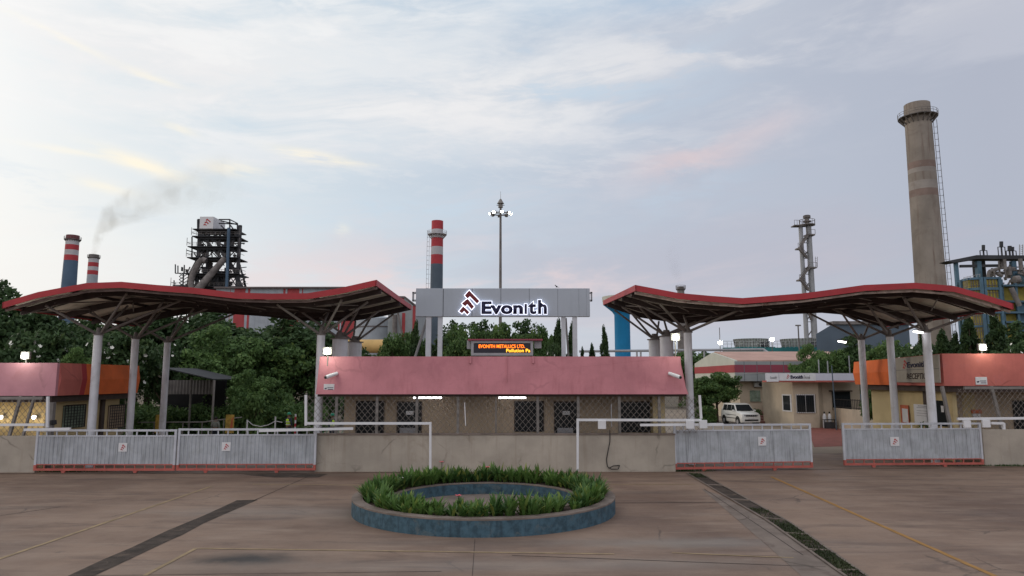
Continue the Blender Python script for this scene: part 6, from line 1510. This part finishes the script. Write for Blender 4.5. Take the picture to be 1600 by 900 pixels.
# ================================================================== PEOPLE
def skin_body(name, J, E, mat, parent, root_i=0):
    me = bpy.data.meshes.new(name); me.from_pydata([j[0] for j in J], E, []); o = bpy.data.objects.new(name, me); COL.objects.link(o)
    md = o.modifiers.new('s', 'SKIN'); sk = me.skin_vertices[0].data
    for i, j in enumerate(J): sk[i].radius = (j[1], j[2] if len(j) > 2 else j[1]); sk[i].use_root = (i == root_i)
    ss = o.modifiers.new('u', 'SUBSURF'); ss.levels = 2; ss.render_levels = 2
    dg = bpy.context.evaluated_depsgraph_get(); m2 = bpy.data.meshes.new_from_object(o.evaluated_get(dg)); bpy.data.objects.remove(o)
    m2.materials.clear(); m2.materials.append(mt[mat]); m2.polygons.foreach_set('use_smooth', [True] * len(m2.polygons)); return link(name, m2, parent)
def person(lab, loc, rz, vest=None, helmet=None, shirt='cloth', sitting=False, h=1.0):
    t = thing('person', lab, 'person', loc); t.rotation_euler = (0, 0, rz)
    def L(name, J, E, mat): 
        return skin_body(name, J, E, mat, t)
    dz_ = -.42 if sitting else 0
    kn = [(s * .12, -.38 if sitting else -.02, .50) for s in (-1, 1)]
    J = [((0, 0, .93 + dz_), .15, .11), ((0, 0, 1.12 + dz_), .14, .10), ((0, .01, 1.34 + dz_), .17, .11), ((0, .01, 1.46 + dz_), .075, .07), ((0, -.005, 1.53 + dz_), .06, .06), ((0, -.02, 1.63 + dz_), .085, .10), ((0, -.02, 1.71 + dz_), .07, .085)]
    E = [(0, 1), (1, 2), (2, 3), (3, 4), (4, 5), (5, 6)]
    for s in (-1, 1):
        i = len(J); J += [((s * .19, .01, 1.41 + dz_), .055), ((s * .25, .03, 1.13 + dz_), .045), ((s * .24, -.07, .90 + dz_), .032), ((s * .235, -.10, .84 + dz_), .038, .018)]; E += [(2, i), (i, i + 1), (i + 1, i + 2), (i + 2, i + 3)]
        for k, (fx, fl) in enumerate(((-.028, .065), (-.010, .08), (.008, .085), (.026, .075))):
            j = len(J); J += [((s * .235 + fx, -.115, .80 + dz_), .0095), ((s * .235 + fx, -.118, .80 - fl * .6 + dz_), .008)]; E += [(i + 3, j), (j, j + 1)]
        j = len(J); J += [((s * .20, -.13, .83 + dz_), .011), ((s * .195, -.14, .79 + dz_), .009)]; E += [(i + 3, j), (j, j + 1)]
        i = len(J); k = kn[0 if s < 0 else 1]; J += [((s * .10, 0, .84 + dz_), .095), (k, .065), ((s * .12, k[1] + .02, .10), .045), ((s * .13, k[1] - .12, .04), .045, .03)]; E += [(0, i), (i, i + 1), (i + 1, i + 2), (i + 2, i + 3)]
    L('body', J, E, 'skin')
    # clothing shells over the body
    G2 = lambda q: .018
    JS = [((0, 0, .98 + dz_), .175, .135), ((0, 0, 1.15 + dz_), .165, .125), ((0, .01, 1.36 + dz_), .195, .135), ((0, .01, 1.43 + dz_), .10, .09)]; ES = [(0, 1), (1, 2), (2, 3)]
    for s in (-1, 1): i = len(JS); JS += [((s * .19, .01, 1.41 + dz_), .073), ((s * .25, .03, 1.14 + dz_), .060), ((s * .243, -.05, .95 + dz_), .045)]; ES += [(2, i), (i, i + 1), (i + 1, i + 2)]
    L('shirt', JS, ES, shirt)
    JT = [((0, 0, .97 + dz_), .165, .125)]; ET = []
    for s in (-1, 1): k = kn[0 if s < 0 else 1]; i = len(JT); JT += [((s * .10, 0, .84 + dz_), .108), (k, .080), ((s * .12, k[1] + .02, .12), .065)]; ET += [(0, i), (i, i + 1), (i + 1, i + 2)]
    L('trousers', JT, ET, 'cloth')
    if vest:
        L('vest', [((0, 0, .93 + dz_), .20, .15), ((0, 0, 1.15 + dz_), .188, .143), ((0, .01, 1.34 + dz_), .215, .150), ((0, .01, 1.44 + dz_), .13, .105)], [(0, 1), (1, 2), (2, 3)], 'hivis')
        m = MB(); m.v = []; 
        for z in (1.02, 1.20):
            vs = []; n = 20
            for zz__ in (z + dz_, z + dz_ + .05):
                for k in range(n): a = k * 6.2832 / n; vs.append((.205 * math.cos(a), .158 * math.sin(a), zz__))
            m.add([Vector(v) + Vector(loc) for v in vs], [(k, (k + 1) % n, n + (k + 1) % n, n + k) for k in range(n)])
        m.build('reflective_bands', 'reflect', t)
    m = MB(); H0 = Vector(loc) + Vector((0, -.02, 1.66 + dz_))
    prof = [(.122, .0), (.120, .05), (.10, .10), (.055, .135), (0, .145)] if helmet else [(.100, -.04), (.108, .02), (.098, .08), (.06, .115), (0, .125)]
    m.rev(H0 + Vector((0, .01 if helmet else .018, .01)), prof, 20)
    if helmet: m.rev(H0 + Vector((0, -.01, .012)), [(.118, 0), (.150, -.006), (.150, 0), (.118, .01)], 20)
    m.build('helmet' if helmet else 'hair', 'helmet' if helmet else 'hair', t)
    # features of the face: nose, eyes, ears, mouth
    m = MB(); c = Vector(loc) + Vector((0, -.125, 1.62 + dz_)); m.add([c + Vector((-.016, .03, -.015)), c + Vector((.016, .03, -.015)), c + Vector((0, .03, .035)), c + Vector((0, -.012, -.012))], [(0, 1, 3), (1, 2, 3), (2, 0, 3), (0, 2, 1)])
    for s in (-1, 1): m.box(c + Vector((s * .105, .11, .0)), (.018, .04, .06))
    m.build('face_relief', 'skin', t)
    m = MB()
    for s in (-1, 1): m.box(c + Vector((s * .035, .015, .032)), (.024, .012, .010))
    m.box(c + Vector((0, .018, -.045)), (.045, .012, .008)); m.build('eyes_and_mouth', 'hair', t)
    return t
q = W(451, 660, 45.2); person('worker in a yellow green safety vest and green helmet standing by the striped post', (q.x, 45.2, 0), R(150), vest=True, helmet=True)
q = W(519, 660, 44.0); person('worker in green helmet and safety vest seen through the chain link behind the column', (q.x, 44.0, 0), R(60), vest=True, helmet=True)
q = W(337, 660, 44.8); pp = person('person in a grey shirt with bare dark head, seen over the closed gate', (q.x, 44.8, -.40), R(170), shirt='greycloth')
pp.location.z = -.0; pp.scale = (1, 1, .86)
# parked bicycles' pale arcs behind the chain link
for k, (px, lab) in enumerate(((507, 'bicycle standing behind the chain link beside the column'), (531, 'bicycle standing behind the chain link beside the first post'))):
    q = W(px, 665, 45.0); t = thing('bicycle', lab, 'bicycle', (q.x, 45, 0), 'bicycles behind the chain link')
    for dx_ in (-.32, .32):
        m = MB()
        for i in range(24): a0, a1 = i * math.pi / 12, (i + 1) * math.pi / 12; m.tube((q.x + dx_ + .0, 45 + dx_ * .9 + .30 * math.cos(a0), .33 + .33 * math.sin(a0)), (q.x + dx_, 45 + dx_ * .9 + .30 * math.cos(a1), .33 + .33 * math.sin(a1)), .02, n=6)
        m.build('wheel', 'plate', t)
    P = lambda x, z: Vector((q.x + x, 45 + x * .9, z)); m = MB(); m.path([P(-.32, .33), P(-.1, .85), P(.25, .80), P(.32, .33)], .018); m.path([P(-.1, .85), P(0, .33), P(.25, .8)], .018); m.tube(P(-.32, .33), P(0, .33), .015); m.tube(P(.25, .8), P(.24, 1.0), .015); m.build('frame', 'helmet', t)
    m = MB(); m.box(P(-.12, .92), (.12, .24, .05)); m.build('saddle', 'dark', t)
    m = MB(); m.tube(P(.24, 1.0) + Vector((-.2, .2, 0)), P(.24, 1.0) + Vector((.2, -.2, 0)), .014); m.build('handlebar', 'frame', t)

# ================================================================== CAR
cc = W(1157, 662, 61.5); cx, cy = cc.x, 61.5
car = thing('parked_car', 'boxy white people carrier with black grille parked beyond the open gate', 'car', (0, 0, 0))
def cb(name, mat, parent, bevel=0): return None
# body shell: rings of cross sections from nose (-y) to tail (+y)
def shell(name, secs, mat, parent, cap=True):
    m = MB(); k = len(secs[0]); vs = [p for s in secs for p in s]; fs = []
    for i in range(len(secs) - 1):
        for j in range(k): a = i * k + j; b = i * k + (j + 1) % k; fs.append((a, b, b + k, a + k))
    if cap: fs += [tuple(range(k)), tuple(range(len(vs) - 1, len(vs) - 1 - k, -1))]
    m.add(vs, fs); return m.build(name, mat, parent)
def sec(y, zb, zt, w, tw): return [(-w + .06, y, zb), (-w, y, zb + .12), (-w, y, (zb + zt) / 2 + .05), (-tw, y, zt - .05), (-tw + .08, y, zt), (tw - .08, y, zt), (tw, y, zt - .05), (w, y, (zb + zt) / 2 + .05), (w, y, zb + .12), (w - .06, y, zb)]
body = shell('body', [sec(-1.98, .42, .86, .70, .66), sec(-1.93, .30, .98, .82, .78), sec(-1.6, .26, 1.08, .87, .83), sec(-.95, .26, 1.16, .875, .84), sec(0, .26, 1.16, .875, .85), sec(1.2, .26, 1.17, .875, .85), sec(1.85, .30, 1.16, .86, .83), sec(1.95, .40, 1.05, .80, .78)], 'carwhite', car)
cab_ = shell('cabin', [[(-.82, -1.02, 1.12), (.82, -1.02, 1.12), (.80, -1.00, 1.16), (-.80, -1.00, 1.16)], [(-.83, -.30, 1.12), (.83, -.30, 1.12), (.68, -.35, 1.76), (-.68, -.35, 1.76)], [(-.84, .4, 1.12), (.84, .4, 1.12), (.68, .4, 1.82), (-.68, .4, 1.82)], [(-.84, 1.6, 1.12), (.84, 1.6, 1.12), (.68, 1.55, 1.80), (-.68, 1.55, 1.80)], [(-.82, 1.88, 1.12), (.82, 1.88, 1.12), (.64, 1.75, 1.72), (-.64, 1.75, 1.72)]], 'carwhite', car)
def pane(name, pts, mat='glass', th=.015, par=car, up=None):
    a, b, c_ = (Vector(p) for p in pts[:3]); n_ = (b - a).cross(c_ - a).normalized()
    m = MB(); m.prism([Vector(p) + n_ * .006 for p in pts], n_ * th); return m.build(name, mat, par, smooth=False)
pane('windscreen', [(-.74, -.96, 1.20), (.74, -.96, 1.20), (.62, -.40, 1.70), (-.62, -.40, 1.70)])
for s in (-1, 1):
    X = lambda z: s * (.84 - (z - 1.12) * .235)
    for (y0, y1, y2, y3) in ((-.80, -.05, -.05, -.36), (.03, .75, .75, .03), (.83, 1.50, 1.45, .83)):
        pts = [(X(1.20), y0, 1.20), (X(1.20), y1, 1.20), (X(1.68), y2, 1.68), (X(1.68), y3, 1.68)]
        pane('side_window', pts if s > 0 else pts[::-1])
    m = MB(); m.box((s * .96, -.72, 1.22), (.20, .12, .15)); m.build('wing_mirror', 'carwhite', car, bevel=.03)
    m = MB(); m.prism([(s * .80, -1.90, .80), (s * .52, -1.995, .80), (s * .52, -1.985, .93), (s * .80, -1.88, .95)], (0, -.02, 0)); m.build('headlight', 'frame', car)
    m = MB(); m.box((s * .885, .1, .60), (.02, 2.4, .05)); m.box((s * .885, -.02, .86), (.012, 1.9, .035)); m.build('side_trim', 'dark', car)
    for y in (-1.25, 1.25):
        m = MB(); m.tube((s * .70, y, .33), (s * .90, y, .33), .33, n=28); w = m.build('wheel', 'rubber', car, bevel=.02)
        m = MB(); m.tube((s * .885, y, .33), (s * .912, y, .33), .20, .17, 20); m.build('rim', 'frame', w)
        m = MB(); m.tube((s * .60, y, .40), (s * .882, y, .40), .40, n=28); m.build('wheel_arch', 'dark', car)
m = MB(); m.box((0, -2.0, .85), (.98, .03, .15)); g_ = m.build('grille', 'dark', car, bevel=.01)
m = MB()
for k in range(6): m.box((-.40 + .16 * k, -2.02, .85), (.045, .02, .12))
m.build('grille_bars', 'frame', g_)
m = MB(); m.box((0, -1.995, .48), (1.2, .03, .12)); m.build('lower_intake', 'dark', car)
m = MB(); m.box((0, -2.0, .64), (.48, .02, .10)); m.build('number_plate', 'plate', car)
m = MB(); m.box((0, -.98, 1.185), (.9, .02, .02)); m.build('wipers', 'dark', car)
car.location = (cx, cy, 0.006); car.rotation_euler = (0, 0, R(9))

# ================================================================== SMOKE
def smoke(name, label, pts, Y, dens, col):
    """a plume of thin smoke: a closed tube of growing radius filled with uneven volume"""
    m = MB(); P = [(W(px, py, Y), r * Y / FPX) for px, py, r in pts]; n = 14; vs = []; fs = []
    for i, (p, r) in enumerate(P):
        d = (P[min(i + 1, len(P) - 1)][0] - P[max(i - 1, 0)][0]).normalized(); u = Vector((0, 1, 0)); w = d.cross(u).normalized(); u = w.cross(d)
        for k in range(n): a = k * 6.2832 / n; vs.append(p + (u * math.cos(a) + w * math.sin(a)) * r)
    for i in range(len(P) - 1):
        for k in range(n): fs.append((i * n + k, i * n + (k + 1) % n, (i + 1) * n + (k + 1) % n, (i + 1) * n + k))
    fs += [tuple(range(n)), tuple(range(len(vs) - 1, len(vs) - 1 - n, -1))]
    m.add(vs, fs); mm = bpy.data.materials.new(name); mm.use_nodes = True; t = mm.node_tree; t.nodes.clear(); out = t.nodes.new('ShaderNodeOutputMaterial'); v = t.nodes.new('ShaderNodeVolumePrincipled')
    v.inputs['Color'].default_value = (*col, 1); g = S(t, t.nodes.new('ShaderNodeNewGeometry').outputs['Position'])
    sx = t.nodes.new('ShaderNodeSeparateXYZ'); t.links.new(g.o, sx.inputs[0]); 
    nz = noise(t, g, .075, 5, .6, 1.2).smooth(.42, .66)
    # distance from the plume's axis, so that it thins out towards its rim
    best = None; ax_ = S(t, sx.outputs[0]); az_ = S(t, sx.outputs[2]); ay_ = S(t, sx.outputs[1])
    for (a, ra), (b, rb) in zip(P[:-1], P[1:]):
        ab = b - a; L2 = ab.length_squared
        h = (((ax_ - a.x) * (ab.x / L2)) + ((az_ - a.z) * (ab.z / L2))).clamp()
        ex = ax_ - (h * ab.x + a.x); ez = az_ - (h * ab.z + a.z); ey = ay_ - Y
        r_ = h * (rb - ra) + ra; d = (ex * ex + ey * ey + ez * ez) / (r_ * r_)
        best = d if best is None else best._m('MINIMUM', d)
    i0, i1 = P[0][0], P[-1][0]
    fade = ((ax_ - i0.x) * ((i1.x - i0.x) / (i1 - i0).length_squared) + (az_ - i0.z) * ((i1.z - i0.z) / (i1 - i0).length_squared)).clamp()
    den = best.smooth(.95, .10) * (nz * .85 + .15) * (fade * -.92 + 1.0)
    den = den * (fade * 1.0 + .10)._m('POWER', -.45) * dens
    t.links.new(den.o, v.inputs['Density']); t.links.new(v.outputs[0], out.inputs['Volume'])
    mm.cycles.volume_step_rate = 1.0
    o = m.build(name, mm); return tag(o, label, 'smoke', kind='stuff')
smoke('smoke', 'brownish smoke drifting from the shorter banded chimney', [(147, 398, 5), (151, 380, 8), (160, 358, 13), (178, 337, 24), (208, 322, 32), (245, 308, 36), (290, 300, 40), (330, 290, 46), (375, 270, 54)], 330, .046, (.55, .50, .38))
smoke('smoke', 'faint grey smoke above the small chimney stub', [(1063, 449, 5), (1060, 437, 8), (1054, 420, 12), (1052, 400, 15), (1057, 380, 17), (1052, 360, 18)], 240, .030, (.30, .30, .32))
